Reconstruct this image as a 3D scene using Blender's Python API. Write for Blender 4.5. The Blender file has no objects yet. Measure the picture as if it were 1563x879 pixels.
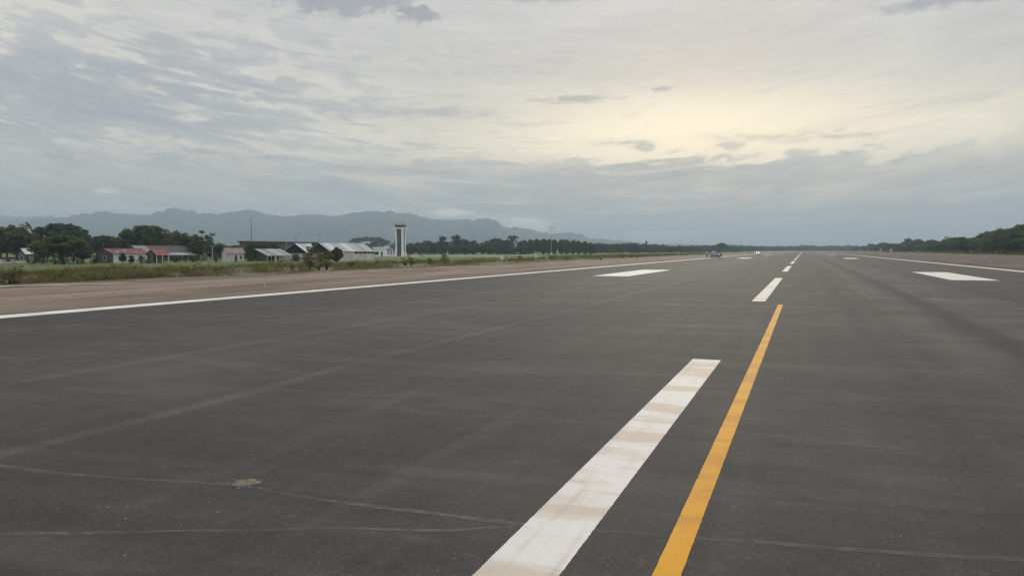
import bpy, math, random
import numpy as np
from mathutils import Vector, Matrix, noise as mnoise

random.seed(7)
RNG = np.random.default_rng(11)
scene = bpy.context.scene
COL = scene.collection
rad = math.radians

# ------------------------------------------------------------------ camera
CAM_H = 2.15
YAW = rad(20.28)          # camera looks left of the runway axis (+Y)
PITCH = rad(2.74)
FPX, CXP, HORZ = 1203.0, 781.5, 382.0     # focal length in photo pixels, centre column, horizon row
cam_d = bpy.data.cameras.new("camera")
cam_d.sensor_width = 36.0
cam_d.lens = 36.0 * FPX / 1563.0
cam_d.clip_start = 0.1
cam_d.clip_end = 60000
cam = bpy.data.objects.new("camera", cam_d)
cam.location = (0, 0, CAM_H)
cam.rotation_euler = (rad(90) - PITCH, 0, YAW)
COL.objects.link(cam)
scene.camera = cam

# ------------------------------------------------------------------ render / exposure
scene.render.engine = 'CYCLES'
scene.cycles.use_denoising = True
scene.cycles.volume_bounces = 0
scene.cycles.max_bounces = 4
scene.cycles.diffuse_bounces = 2
scene.cycles.glossy_bounces = 2
scene.cycles.transmission_bounces = 2
scene.cycles.use_adaptive_sampling = True
scene.cycles.adaptive_threshold = 0.02
scene.cycles.transparent_max_bounces = 8
scene.cycles.sample_clamp_indirect = 4.0
vs = scene.view_settings
vs.view_transform = 'Standard'
vs.look = 'None'
vs.gamma = 1.0
vs.exposure = 0.0
vs.use_curve_mapping = False

# ------------------------------------------------------------------ node helpers
class NT:
    def __init__(s, tree):
        s.t = tree; s.n = tree.nodes; s.l = tree.links
        s.n.clear()
    def node(s, typ, **props):
        nd = s.n.new(typ)
        for k, v in props.items(): setattr(nd, k, v)
        return nd
    def put(s, sock, v):
        if isinstance(v, bpy.types.NodeSocket): s.l.new(v, sock)
        elif v is not None: sock.default_value = v
    def m(s, op, a, b=None, c=None, clamp=False):
        nd = s.node('ShaderNodeMath', operation=op, use_clamp=clamp)
        s.put(nd.inputs[0], a); s.put(nd.inputs[1], b)
        if c is not None: s.put(nd.inputs[2], c)
        return nd.outputs[0]
    def vm(s, op, a, b=None):
        nd = s.node('ShaderNodeVectorMath', operation=op)
        s.put(nd.inputs[0], a); s.put(nd.inputs[1], b)
        return nd.outputs['Value'] if op in ('DOT_PRODUCT', 'LENGTH') else nd.outputs[0]
    def noise(s, vec, scale, detail=4, rough=0.55, dist=0.0):
        nd = s.node('ShaderNodeTexNoise')
        s.put(nd.inputs['Vector'], vec)
        nd.inputs['Scale'].default_value = scale; nd.inputs['Detail'].default_value = detail
        nd.inputs['Roughness'].default_value = rough; nd.inputs['Distortion'].default_value = dist
        return nd.outputs['Fac']
    def ramp(s, fac, stops, interp='LINEAR'):
        nd = s.node('ShaderNodeValToRGB')
        cr = nd.color_ramp; cr.interpolation = interp
        while len(cr.elements) < len(stops): cr.elements.new(0.5)
        for e, (p, c) in zip(cr.elements, stops):
            e.position = p
            e.color = (c, c, c, 1) if isinstance(c, (int, float)) else (*c[:3], 1)
        s.put(nd.inputs[0], fac)
        return nd.outputs[0]
    def sstep(s, v, lo, hi):
        nd = s.node('ShaderNodeMapRange', interpolation_type='SMOOTHSTEP')
        s.put(nd.inputs[0], v); s.put(nd.inputs[1], lo); s.put(nd.inputs[2], hi)
        return nd.outputs[0]
    def mix(s, f, a, b, blend='MIX'):
        nd = s.node('ShaderNodeMix', data_type='RGBA', blend_type=blend)
        s.put(nd.inputs[0], f)
        for i, v in ((6, a), (7, b)):
            if isinstance(v, tuple): v = (*v[:3], 1.0)
            s.put(nd.inputs[i], v)
        return nd.outputs[2]
    def xyz(s, vec):
        nd = s.node('ShaderNodeSeparateXYZ'); s.put(nd.inputs[0], vec)
        return nd.outputs
    def comb(s, x, y, z):
        nd = s.node('ShaderNodeCombineXYZ')
        for i, v in enumerate((x, y, z)): s.put(nd.inputs[i], v)
        return nd.outputs[0]

def lin(r, g=None, b=None):
    if g is None: g = b = r
    f = lambda c: (c / 255 / 12.92) if c / 255 <= 0.04045 else ((c / 255 + 0.055) / 1.055) ** 2.4
    return (f(r), f(g), f(b))

# ------------------------------------------------------------------ pixel -> bearing helpers (layout only)
Fv = np.array([-math.sin(YAW), math.cos(YAW)]); Rv = np.array([math.cos(YAW), math.sin(YAW)])
def at(px, depth):
    """world X,Y of the ground point seen in photo column px at the given depth"""
    p = depth * Fv + (px - CXP) / FPX * depth * Rv
    return float(p[0]), float(p[1])
def onroad(px, py):
    z = FPX * CAM_H / (py - HORZ)
    return at(px, z)
def az_el(px, py):
    xc, yc, zc = (px - CXP) / FPX, (439.5 - py) / FPX, 1.0
    up = yc * math.cos(PITCH) - zc * math.sin(PITCH)
    fw = yc * math.sin(PITCH) + zc * math.cos(PITCH)
    x = fw * Fv[0] + xc * Rv[0]; y = fw * Fv[1] + xc * Rv[1]
    return math.degrees(math.atan2(x, y)), math.degrees(math.atan2(up, math.hypot(x, y)))

# ------------------------------------------------------------------ world: hazy cloudy evening sky
SUN_AZ, SUN_EL = rad(-7.0), rad(11.0)      # azimuth from +Y towards +X
world = bpy.data.worlds.new("World")
scene.world = world
world.use_nodes = True
world.cycles.sampling_method = 'MANUAL'
world.cycles.sample_map_resolution = 256
W = NT(world.node_tree)
tc = W.node('ShaderNodeTexCoord')
d = W.vm('NORMALIZE', tc.outputs['Generated'])
dx, dy, dz = W.xyz(d)
EL = W.m('MULTIPLY', W.m('ARCSINE', dz), 57.29578)
AZ = W.m('MULTIPLY', W.m('ARCTAN2', dx, dy), 57.29578)
sky = W.node('ShaderNodeTexSky', sky_type='NISHITA')
sky.sun_disc = False
sky.sun_elevation = SUN_EL
sky.sun_rotation = SUN_AZ
sky.air_density = 1.6; sky.dust_density = 3.0; sky.ozone_density = 1.0
# streak field: horizontal bands that smile a little
side = W.vm('DOT_PRODUCT', d, (float(Rv[0]), float(Rv[1]), 0.0))
zz = W.m('SUBTRACT', dz, W.m('MULTIPLY', W.m('MULTIPLY', side, side), 0.22))
p1 = W.comb(W.m('MULTIPLY', dx, 2.4), W.m('MULTIPLY', dy, 2.4), W.m('MULTIPLY', zz, 15.0))
p2 = W.comb(W.m('MULTIPLY', dx, 6.0), W.m('MULTIPLY', dy, 6.0), W.m('MULTIPLY', zz, 34.0))
p3 = W.comb(W.m('MULTIPLY', dx, 9.0), W.m('MULTIPLY', dy, 9.0), W.m('MULTIPLY', dz, 26.0))
n1 = W.noise(p1, 1.3, 5, 0.55, 0.6)
n2 = W.noise(p2, 1.6, 6, 0.6, 0.5)
n3 = W.noise(p3, 2.2, 7, 0.64, 0.3)
p6 = W.comb(W.m('MULTIPLY', dx, 5.0), W.m('MULTIPLY', dy, 5.0), W.m('MULTIPLY', zz, 62.0))
n6 = W.noise(p6, 1.5, 6, 0.62, 0.9)
en = W.m('DIVIDE', EL, 60.0)
base = W.ramp(en, [(0.0, lin(166, 173, 172)), (0.035, lin(176, 180, 178)), (0.085, lin(192, 192, 187)),
                   (0.125, lin(206, 207, 203)), (0.18, lin(216, 214, 208)), (0.30, lin(214, 213, 212)),
                   (0.45, lin(208, 209, 211)), (1.0, lin(204, 208, 214))])
# forward-scattered warm light round the veiled sun (falls off with distance from it)
ga, ge = az_el(1060, 208)
def gauss(a0, e0, sa, se):
    u = W.m('DIVIDE', W.m('SUBTRACT', AZ, a0), sa); v = W.m('DIVIDE', W.m('SUBTRACT', EL, e0), se)
    return W.m('EXPONENT', W.m('MULTIPLY', W.m('ADD', W.m('MULTIPLY', u, u), W.m('MULTIPLY', v, v)), -1.0))
glow = gauss(ga - 1.0, ge, 13.5, 2.8)
glow2 = gauss(ga + 7, ge - 0.2, 30.0, 2.8)
c = W.mix(W.m('MULTIPLY', glow2, 0.90), base, (1.18, 1.05, 0.80))
# thin bright and dull streaks
c = W.mix(W.m('MULTIPLY', W.m('SUBTRACT', 1.0, W.sstep(n1, 0.34, 0.66)), 0.50), c, lin(196, 197, 199))
c = W.mix(W.m('MULTIPLY', W.sstep(n1, 0.50, 0.74), 0.50), c, lin(232, 228, 218))
c = W.mix(W.m('MULTIPLY', glow, W.m('ADD', 0.50, W.m('MULTIPLY', n1, 0.8)), clamp=True), c, (1.36, 1.20, 0.86))
# cool patchy cloud field, thickest away from the sun
fieldL = gauss(-47.0, 10.0, 19.0, 5.0)
cover = W.m('ADD', W.m('MULTIPLY', fieldL, 0.17), W.m('ADD', W.m('MULTIPLY', n2, 0.50), W.m('MULTIPLY', n3, 0.50)))
patch = W.m('MULTIPLY', W.sstep(cover, 0.53, 0.68), W.m('ADD', 0.22, W.m('MULTIPLY', fieldL, 0.78)))
c = W.mix(W.m('MULTIPLY', patch, 0.84), c, lin(170, 176, 184))
rim = W.m('MULTIPLY', W.sstep(cover, 0.50, 0.555), W.m('SUBTRACT', 1.0, W.sstep(cover, 0.565, 0.60)))
c = W.mix(W.m('MULTIPLY', rim, W.m('ADD', 0.12, W.m('MULTIPLY', fieldL, 0.40))), c, lin(244, 236, 220))
# fine layered streaks, strongest away from the sun
fieldS = gauss(-42.0, 7.5, 25.0, 4.6)
sw = W.m('ADD', 0.16, W.m('MULTIPLY', fieldS, 0.62))
c = W.mix(W.m('MULTIPLY', W.sstep(n6, 0.52, 0.70), sw), c, lin(164, 173, 183))
c = W.mix(W.m('MULTIPLY', W.m('SUBTRACT', 1.0, W.sstep(n6, 0.30, 0.46)), W.m('MULTIPLY', sw, 0.9)), c, lin(247, 240, 224))
# low grey bank with a ragged top
a_l, e_top = az_el(900, 236)
top = W.m('ADD', e_top - 0.1, W.m('ADD', W.m('MULTIPLY', W.m('SUBTRACT', n3, 0.5), 5.0),
          W.m('MULTIPLY', W.m('SUBTRACT', n2, 0.5), 6.5)))
over = W.m('SUBTRACT', top, EL)
bank = W.sstep(over, -0.25, 0.75)
bankcol = W.ramp(en, [(0.0, lin(150, 168, 178)), (0.05, lin(164, 177, 183)), (0.10, lin(178, 183, 185)), (0.14, lin(190, 190, 188))])
bank_var = W.mix(W.m('MULTIPLY', W.sstep(n2, 0.44, 0.64), 0.62), bankcol, lin(226, 221, 208))
bank_var = W.mix(W.m('MULTIPLY', W.sstep(n1, 0.50, 0.68), 0.40), bank_var, lin(146, 164, 177))
bank_var = W.mix(W.m('MULTIPLY', W.sstep(n6, 0.50, 0.70), 0.60), bank_var, lin(140, 160, 174))
bank_var = W.mix(W.m('MULTIPLY', W.m('SUBTRACT', 1.0, W.sstep(n6, 0.32, 0.48)), 0.55), bank_var, lin(236, 230, 216))
bw = W.m('MULTIPLY', bank, W.m('ADD', 0.30, W.m('MULTIPLY', gauss(a_l + 2, 5.0, 20.0, 9.0), 0.58)))
c = W.mix(bw, c, bank_var)
# single small clouds
def cloud(px, py, w, h, col, k=0.8, soft=0.22, nz=None, amp=1.5):
    global c
    a0, e0 = az_el(px, py)
    sa = abs(az_el(px + w / 2, py)[0] - az_el(px - w / 2, py)[0]) / 2
    se = abs(az_el(px, py + h / 2)[1] - az_el(px, py - h / 2)[1]) / 2
    u = W.m('DIVIDE', W.m('SUBTRACT', AZ, a0), sa); v = W.m('DIVIDE', W.m('SUBTRACT', EL, e0), se)
    r = W.m('SQRT', W.m('ADD', W.m('MULTIPLY', u, u), W.m('MULTIPLY', v, v)))
    f = W.m('ADD', W.m('SUBTRACT', 1.0, r), W.m('MULTIPLY', W.m('SUBTRACT', nz, 0.5), amp))
    mask = W.sstep(f, -soft, soft * 2.0)
    c = W.mix(W.m('MULTIPLY', mask, k), c, col)
p4 = W.comb(W.m('MULTIPLY', dx, 26.0), W.m('MULTIPLY', dy, 26.0), W.m('MULTIPLY', dz, 42.0))
n4 = W.noise(p4, 2.0, 5, 0.62, 0.3)
p5 = W.comb(W.m('MULTIPLY', dx, 14.0), W.m('MULTIPLY', dy, 14.0), W.m('MULTIPLY', dz, 60.0))
n5 = W.noise(p5, 2.6, 6, 0.66, 0.5)
dk = lin(150, 156, 168)
cloud(520, 2, 230, 46, dk, 0.72, 0.30, n4, 3.4)
cloud(638, 24, 74, 34, dk, 0.72, 0.30, n4, 3.4)
cloud(830, -6, 120, 26, dk, 0.5, 0.35, n4, 3.0)
cloud(1440, 2, 200, 24, lin(158, 164, 176), 0.75, 0.35, n4, 2.8)
cloud(885, 152, 120, 11, lin(172, 172, 174), 0.75, 0.55, n5, 5.0)
cloud(1013, 137, 34, 11, lin(172, 172, 174), 0.70, 0.55, n5, 5.0)
cloud(660, 172, 150, 17, lin(172, 177, 182), 0.65, 0.55, n5, 5.0)
cloud(1292, 233, 34, 6, lin(172, 174, 176), 0.6, 0.55, n5, 5.0)
cloud(1360, 246, 26, 6, lin(172, 174, 176), 0.55, 0.55, n5, 5.0)
cloud(1180, 210, 150, 14, lin(186, 184, 178), 0.5, 0.55, n5, 5.0)
cloud(1290, 207, 120, 14, lin(186, 184, 178), 0.45, 0.55, n5, 5.0)
cloud(805, 343, 74, 24, (1.15, 1.10, 1.0), 0.95, 0.18, n4, 1.8)
cloud(690, 325, 70, 14, (1.05, 1.0, 0.92), 0.85, 0.25, n4, 1.8)
cloud(1010, 358, 120, 14, (1.05, 1.02, 0.95), 0.9, 0.22, n4, 1.6)
cloud(160, 291, 40, 8, lin(248, 236, 214), 0.8, 0.35, n5, 2.2)
# overcast sky: brighter towards the zenith (CIE standard overcast gradation)
cie = W.m('MAXIMUM', 1.0, W.m('DIVIDE', W.m('ADD', 1.0, W.m('MULTIPLY', dz, 2.0)), 1.70))
bgc = W.node('ShaderNodeBackground'); W.put(bgc.inputs[0], c); W.put(bgc.inputs[1], cie)
bgs = W.node('ShaderNodeBackground'); W.put(bgs.inputs[0], sky.outputs[0]); bgs.inputs[1].default_value = 0.06
cov = W.m('ADD', 0.90, W.m('MULTIPLY', n1, 0.12), clamp=True)
mx = W.node('ShaderNodeMixShader')
W.put(mx.inputs[0], cov); W.l.new(bgs.outputs[0], mx.inputs[1]); W.l.new(bgc.outputs[0], mx.inputs[2])
wo = W.node('ShaderNodeOutputWorld'); W.l.new(mx.outputs[0], wo.inputs[0])

# ------------------------------------------------------------------ sun (veiled)
sun_d = bpy.data.lights.new("sun", 'SUN')
sun_d.energy = 1.4
sun_d.angle = rad(14)
sun_d.color = (1.0, 0.90, 0.74)
sun = bpy.data.objects.new("sun", sun_d)
sdir = Vector((math.sin(SUN_AZ) * math.cos(SUN_EL), math.cos(SUN_AZ) * math.cos(SUN_EL), math.sin(SUN_EL)))
sun.rotation_euler = sdir.to_track_quat('Z', 'Y').to_euler()
COL.objects.link(sun)

# ================================================================== material helpers
def new_mat(name):
    m = bpy.data.materials.new(name); m.use_nodes = True
    t = NT(m.node_tree)
    out = t.node('ShaderNodeOutputMaterial')
    return m, t, out
def bsdf(t, out, col, rough=0.8, spec=0.3, metal=0.0, bump=None, bstr=0.3, bdist=0.02):
    b = t.node('ShaderNodeBsdfPrincipled')
    if isinstance(col, tuple): col = (*col[:3], 1.0)
    t.put(b.inputs['Base Color'], col); t.put(b.inputs['Roughness'], rough)
    t.put(b.inputs['Metallic'], metal); t.put(b.inputs['Specular IOR Level'], spec)
    if bump is not None:
        bn = t.node('ShaderNodeBump'); bn.inputs['Strength'].default_value = bstr
        bn.inputs['Distance'].default_value = bdist
        t.put(bn.inputs['Height'], bump); t.l.new(bn.outputs[0], b.inputs['Normal'])
    t.l.new(b.outputs[0], out.inputs[0])
    return b
def pos(t):
    return t.node('ShaderNodeNewGeometry').outputs['Position']
def objc(t):
    return t.node('ShaderNodeTexCoord').outputs['Object']

def plain(name, col, rough=0.7, spec=0.3, metal=0.0, var=0.18, scale=1.3, dirt=None, dk=0.0):
    """painted / plastered surface with uneven colour and optional streaky dirt"""
    m, t, out = new_mat(name)
    o = objc(t)
    f = t.noise(o, scale, 5, 0.6)
    lo = tuple(x * (1 - var) for x in col); hi = tuple(min(1, x * (1 + var)) for x in col)
    cc = t.mix(f, lo, hi)
    if dirt:
        v = t.vm('MULTIPLY', o, (2.2, 2.2, 0.35))
        g = t.sstep(t.noise(v, 1.1, 6, 0.65), 0.48, 0.72)
        cc = t.mix(t.m('MULTIPLY', g, dk), cc, dirt)
    bsdf(t, out, cc, rough, spec, metal)
    return m

M = {}
M['white_wall'] = plain('white_wall', (0.72, 0.70, 0.66), 0.85, 0.2, var=0.08, dirt=(0.34, 0.31, 0.27), dk=0.55)
M['clean_white'] = plain('clean_white', (0.86, 0.86, 0.85), 0.7, 0.3, var=0.04, dirt=(0.5, 0.49, 0.46), dk=0.35)
M['stained_white'] = plain('stained_white', (0.62, 0.60, 0.56), 0.9, 0.2, var=0.2, scale=0.8, dirt=(0.16, 0.15, 0.14), dk=0.7)
M['grey_wall'] = plain('grey_wall', (0.15, 0.148, 0.145), 0.9, 0.2, var=0.3)
M['dark_wood'] = plain('dark_wood', (0.085, 0.077, 0.07), 0.9, 0.2, var=0.35, dirt=(0.12, 0.11, 0.1), dk=0.5)
M['brick'] = plain('brick', (0.20, 0.125, 0.105), 0.9, 0.2, var=0.2, scale=0.5, dirt=(0.10, 0.08, 0.075), dk=0.5)
M['pink_wall'] = plain('pink_wall', (0.42, 0.30, 0.27), 0.9, 0.2, var=0.2, dirt=(0.2, 0.17, 0.15), dk=0.7)
M['red_roof'] = plain('red_roof', (0.21, 0.082, 0.075), 0.6, 0.3, var=0.25, dirt=(0.13, 0.07, 0.06), dk=0.6)
M['red_bright'] = plain('red_bright', (0.30, 0.075, 0.07), 0.55, 0.3, var=0.15, dirt=(0.2, 0.08, 0.07), dk=0.4)
M['rust_roof'] = plain('rust_roof', (0.13, 0.105, 0.095), 0.75, 0.3, var=0.3, dirt=(0.09, 0.06, 0.05), dk=0.7)
M['zinc'] = plain('zinc', (0.42, 0.44, 0.45), 0.5, 0.4, 0.25, var=0.12, dirt=(0.22, 0.2, 0.18), dk=0.5)
M['zinc_old'] = plain('zinc_old', (0.29, 0.29, 0.285), 0.6, 0.35, 0.2, var=0.2, dirt=(0.14, 0.11, 0.09), dk=0.6)
M['zinc_bright'] = plain('zinc_bright', (0.62, 0.63, 0.62), 0.45, 0.4, 0.15, var=0.1)
M['dark'] = plain('dark', (0.018, 0.018, 0.02), 0.9, 0.2, var=0.3)
M['dark_slab'] = plain('dark_slab', (0.07, 0.06, 0.058), 0.8, 0.2)
M['metal_grey'] = plain('metal_grey', (0.16, 0.165, 0.17), 0.5, 0.4, 0.6, var=0.1)
M['metal_pale'] = plain('metal_pale', (0.5, 0.5, 0.5), 0.5, 0.4, 0.3, var=0.1)
M['blue_sheet'] = plain('blue_sheet', (0.09, 0.22, 0.40), 0.5, 0.3, var=0.15)
M['orange_red'] = plain('orange_red', (0.50, 0.11, 0.05), 0.6, 0.3, var=0.15)
M['concrete'] = plain('concrete', (0.36, 0.35, 0.32), 0.9, 0.2, var=0.15, scale=0.2)
M['bark'] = plain('bark', (0.085, 0.07, 0.055), 0.95, 0.1, var=0.35, scale=2.0)
M['bark_pale'] = plain('bark_pale', (0.20, 0.18, 0.155), 0.95, 0.1, var=0.3, scale=2.0)
M['skin'] = plain('skin', (0.25, 0.14, 0.09), 0.6, 0.3, var=0.08)
M['cloth_white'] = plain('cloth_white', (0.84, 0.84, 0.83), 0.9, 0.1, var=0.05)
M['cloth_dark'] = plain('cloth_dark', (0.025, 0.027, 0.035), 0.9, 0.1, var=0.2)
M['hi_vis'] = plain('hi_vis', (0.52, 0.60, 0.08), 0.8, 0.2, var=0.08)
M['hair'] = plain('hair', (0.012, 0.010, 0.009), 0.6, 0.3, var=0.2)
M['car_silver'] = plain('car_silver', (0.30, 0.31, 0.32), 0.35, 0.5, 0.6, var=0.03)
M['car_white'] = plain('car_white', (0.78, 0.78, 0.77), 0.35, 0.5, 0.0, var=0.03)
M['rubber'] = plain('rubber', (0.018, 0.018, 0.018), 0.85, 0.2, var=0.2)
M['black_trim'] = plain('black_trim', (0.014, 0.014, 0.015), 0.5, 0.4, var=0.1)
M['plate'] = plain('plate', (0.75, 0.74, 0.66), 0.5, 0.3, var=0.03)
M['lamp_glass'] = plain('lamp_glass', (0.72, 0.74, 0.76), 0.12, 0.6, 0.2, var=0.03)
M['soil_dark'] = plain('soil_dark', (0.115, 0.098, 0.085), 0.95, 0.1, var=0.4, scale=3.0)
M['mud_pale'] = plain('mud_pale', (0.25, 0.205, 0.155), 0.95, 0.1, var=0.25, scale=18.0)
M['stone_pale'] = plain('stone_pale', (0.24, 0.225, 0.205), 0.9, 0.2, var=0.25, scale=30.0)
M['rock_dark'] = plain('rock_dark', (0.05, 0.047, 0.045), 0.95, 0.2, var=0.3)

def glass_mat(name, col):
    m, t, out = new_mat(name)
    f = t.noise(objc(t), 0.35, 2, 0.5)
    cc = t.mix(f, tuple(x * 0.6 for x in col), tuple(x * 1.4 for x in col))
    bsdf(t, out, cc, 0.12, 0.5, 0.0)
    return m
M['glass'] = glass_mat('glass', (0.022, 0.025, 0.032))
M['glass_grey'] = glass_mat('glass_grey', (0.10, 0.103, 0.115))

m, t, out = new_mat('headlight_lit')
e = t.node('ShaderNodeEmission'); e.inputs[0].default_value = (1, 0.97, 0.9, 1); e.inputs[1].default_value = 14.0
t.l.new(e.outputs[0], out.inputs[0]); M['headlight_lit'] = m

def leaf_mat(name, dark, light, dry=None):
    m, t, out = new_mat(name)
    g = t.node('ShaderNodeNewGeometry')
    oi = t.node('ShaderNodeObjectInfo')
    cc = t.mix(g.outputs['Random Per Island'], dark, light)
    big = t.noise(g.outputs['Position'], 0.16, 3, 0.5)
    cc = t.mix(t.m('MULTIPLY', t.sstep(big, 0.4, 0.65), 0.45), cc, light)
    tint = t.ramp(oi.outputs['Random'], [(0.0, (0.80, 0.86, 0.82)), (0.5, (1.0, 1.0, 1.0)), (1.0, (1.18, 1.10, 0.94))])
    cc = t.mix(1.0, cc, tint, 'MULTIPLY')
    if dry: cc = t.mix(t.sstep(g.outputs['Random Per Island'], 0.78, 0.86), cc, dry)
    di = t.node('ShaderNodeBsdfDiffuse'); tr = t.node('ShaderNodeBsdfTranslucent')
    t.put(di.inputs[0], cc)
    t.put(tr.inputs[0], t.mix(1.0, cc, (1.1, 1.15, 0.7), 'MULTIPLY'))
    ms = t.node('ShaderNodeMixShader'); ms.inputs[0].default_value = 0.42
    t.l.new(di.outputs[0], ms.inputs[1]); t.l.new(tr.outputs[0], ms.inputs[2])
    t.l.new(ms.outputs[0], out.inputs[0])
    M[name] = m
leaf_mat('leaf_dark', (0.052, 0.070, 0.042), (0.105, 0.132, 0.075))
leaf_mat('leaf_mid', (0.065, 0.090, 0.046), (0.130, 0.168, 0.082))
leaf_mat('leaf_olive', (0.078, 0.080, 0.050), (0.145, 0.142, 0.090), (0.18, 0.15, 0.10))
leaf_mat('leaf_light', (0.088, 0.112, 0.056), (0.160, 0.195, 0.096))
leaf_mat('weed_dry', (0.16, 0.125, 0.085), (0.32, 0.26, 0.185), (0.20, 0.14, 0.10))
leaf_mat('weed_green', (0.095, 0.115, 0.050), (0.185, 0.205, 0.095), (0.25, 0.21, 0.13))
leaf_mat('grass_green', (0.110, 0.145, 0.060), (0.200, 0.245, 0.105))

# ground, dirt
m, t, out = new_mat('grass_ground')
p = pos(t)
a = t.noise(p, 0.05, 5, 0.6); b = t.noise(p, 0.9, 6, 0.65); cg = t.noise(t.vm('MULTIPLY', p, (0.02, 0.008, 1)), 1.0, 4, 0.6)
col = t.mix(b, (0.095, 0.125, 0.055), (0.165, 0.225, 0.085))
col = t.mix(t.m('MULTIPLY', t.sstep(a, 0.45, 0.68), 0.45), col, (0.165, 0.155, 0.08))
vx = t.m('ADD', t.xyz(p)[0], t.m('MULTIPLY', t.m('SUBTRACT', t.noise(p, 0.12, 4, 0.6), 0.5), 12.0))
verge = t.m('MULTIPLY', t.sstep(vx, -66.0, -58.0), t.m('SUBTRACT', 1.0, t.sstep(vx, 80.0, 90.0)))
col = t.mix(t.m('MULTIPLY', verge, t.sstep(b, 0.25, 0.6)), col, (0.19, 0.15, 0.11))
col = t.mix(t.m('MULTIPLY', t.sstep(cg, 0.58, 0.72), 0.7), col, (0.17, 0.135, 0.10))
bsdf(t, out, col, 0.95, 0.1, bump=b, bstr=0.8, bdist=0.2)
M['grass_ground'] = m

def earth(name, k, kb=1.0):
    m, t, out = new_mat(name)
    p = pos(t)
    xs, ys, zs = t.xyz(p)
    streak = t.noise(t.vm('MULTIPLY', p, (0.55, 0.035, 1)), 1.0, 6, 0.62, 0.5)
    lump = t.noise(p, 1.4, 7, 0.68)
    big = t.noise(p, 0.09, 4, 0.55)
    col = t.mix(t.sstep(streak, 0.34, 0.66), (0.125, 0.092, 0.070), (0.275, 0.215, 0.166))
    col = t.mix(t.m('MULTIPLY', t.sstep(big, 0.45, 0.65), 0.5), col, (0.30, 0.245, 0.20))
    col = t.mix(t.m('MULTIPLY', t.sstep(lump, 0.50, 0.68), 0.65), col, (0.115, 0.083, 0.065))
    fresh = t.m('ADD', t.m('ABSOLUTE', t.m('ADD', xs, 1.75)), t.m('MULTIPLY', t.noise(p, 0.35, 5, 0.65), 7.0))
    col = t.mix(t.m('MULTIPLY', t.m('SUBTRACT', 1.0, t.sstep(fresh, 27.0, 33.0)), 0.5), col, (0.105, 0.076, 0.060))
    clod = t.noise(p, 5.0, 4, 0.7)
    col = t.mix(t.m('MULTIPLY', t.sstep(clod, 0.60, 0.70), 0.5), col, (0.34, 0.28, 0.225))
    col = t.mix(t.m('MULTIPLY', t.sstep(t.noise(p, 0.28, 5, 0.7), 0.60, 0.72), 0.35), col, (0.13, 0.125, 0.075))
    col = t.mix(1.0, col, (k, k, k * kb), 'MULTIPLY')
    bsdf(t, out, col, 0.95, 0.1, bump=t.m('ADD', lump, streak), bstr=0.9, bdist=0.12)
    M[name] = m
earth('bare_earth', 1.22)
earth('bare_earth_grey', 0.72, 1.08)

m, t, out = new_mat('pale_track')
p = pos(t)
f = t.noise(p, 0.8, 6, 0.65)
bsdf(t, out, t.mix(f, (0.30, 0.265, 0.22), (0.46, 0.42, 0.37)), 0.95, 0.1, bump=f, bstr=0.5, bdist=0.05)
M['pale_track'] = m

# asphalt ---------------------------------------------------------
m, t, out = new_mat('asphalt')
p = pos(t)
xs, ys, zs = t.xyz(p)
agg = t.noise(p, 55.0, 3, 0.7)
agg2 = t.noise(p, 9.0, 5, 0.7)
col = t.mix(agg, (0.013, 0.0120, 0.0114), (0.072, 0.0660, 0.0610))
col = t.mix(t.m('MULTIPLY', t.sstep(agg2, 0.5, 0.75), 0.35), col, (0.090, 0.085, 0.080))
grain = t.noise(p, 26.0, 4, 0.75)
col = t.mix(t.m('MULTIPLY', t.sstep(grain, 0.54, 0.66), 0.62), col, (0.130, 0.121, 0.112))
spk = t.noise(p, 95.0, 2, 0.6)
col = t.mix(t.m('MULTIPLY', t.sstep(spk, 0.66, 0.72), 0.8), col, (0.24, 0.228, 0.212))
col = t.mix(t.m('MULTIPLY', t.sstep(t.noise(p, 4.5, 5, 0.7), 0.55, 0.70), 0.28), col, (0.125, 0.116, 0.105))
col = t.mix(t.m('MULTIPLY', t.sstep(t.noise(p, 1.7, 6, 0.7), 0.46, 0.66), 0.42), col, (0.024, 0.0225, 0.0215))
wob = t.m('SUBTRACT', t.noise(t.vm('MULTIPLY', p, (0.3, 0.12, 1)), 1.0, 4, 0.6), 0.5)
xw = t.m('ADD', xs, t.m('MULTIPLY', wob, 0.55))
dust1 = t.noise(t.vm('MULTIPLY', p, (0.16, 0.30, 1)), 1.0, 7, 0.66, 0.6)
dust2 = t.noise(t.vm('MULTIPLY', p, (1.7, 0.07, 1)), 1.0, 6, 0.6, 0.4)
dust3 = t.noise(t.vm('MULTIPLY', p, (0.16, 1.0, 1)), 1.0, 6, 0.62, 0.8)
dz_ = t.m('ADD', t.m('MULTIPLY', t.sstep(dust1, 0.44, 0.74), 0.27), t.m('MULTIPLY', t.sstep(dust2, 0.46, 0.70), 0.12))
dz_ = t.m('ADD', dz_, t.m('MULTIPLY', t.sstep(dust3, 0.48, 0.72), 0.22))
# cleaner strip beside the painted edges
edge = t.m('MULTIPLY', t.sstep(xw, -22.8, -20.2), t.m('SUBTRACT', 1.0, t.sstep(xw, 18.2, 20.5)))
dz_ = t.m('MULTIPLY', dz_, t.m('ADD', 0.25, t.m('MULTIPLY', edge, 0.75)))
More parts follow.
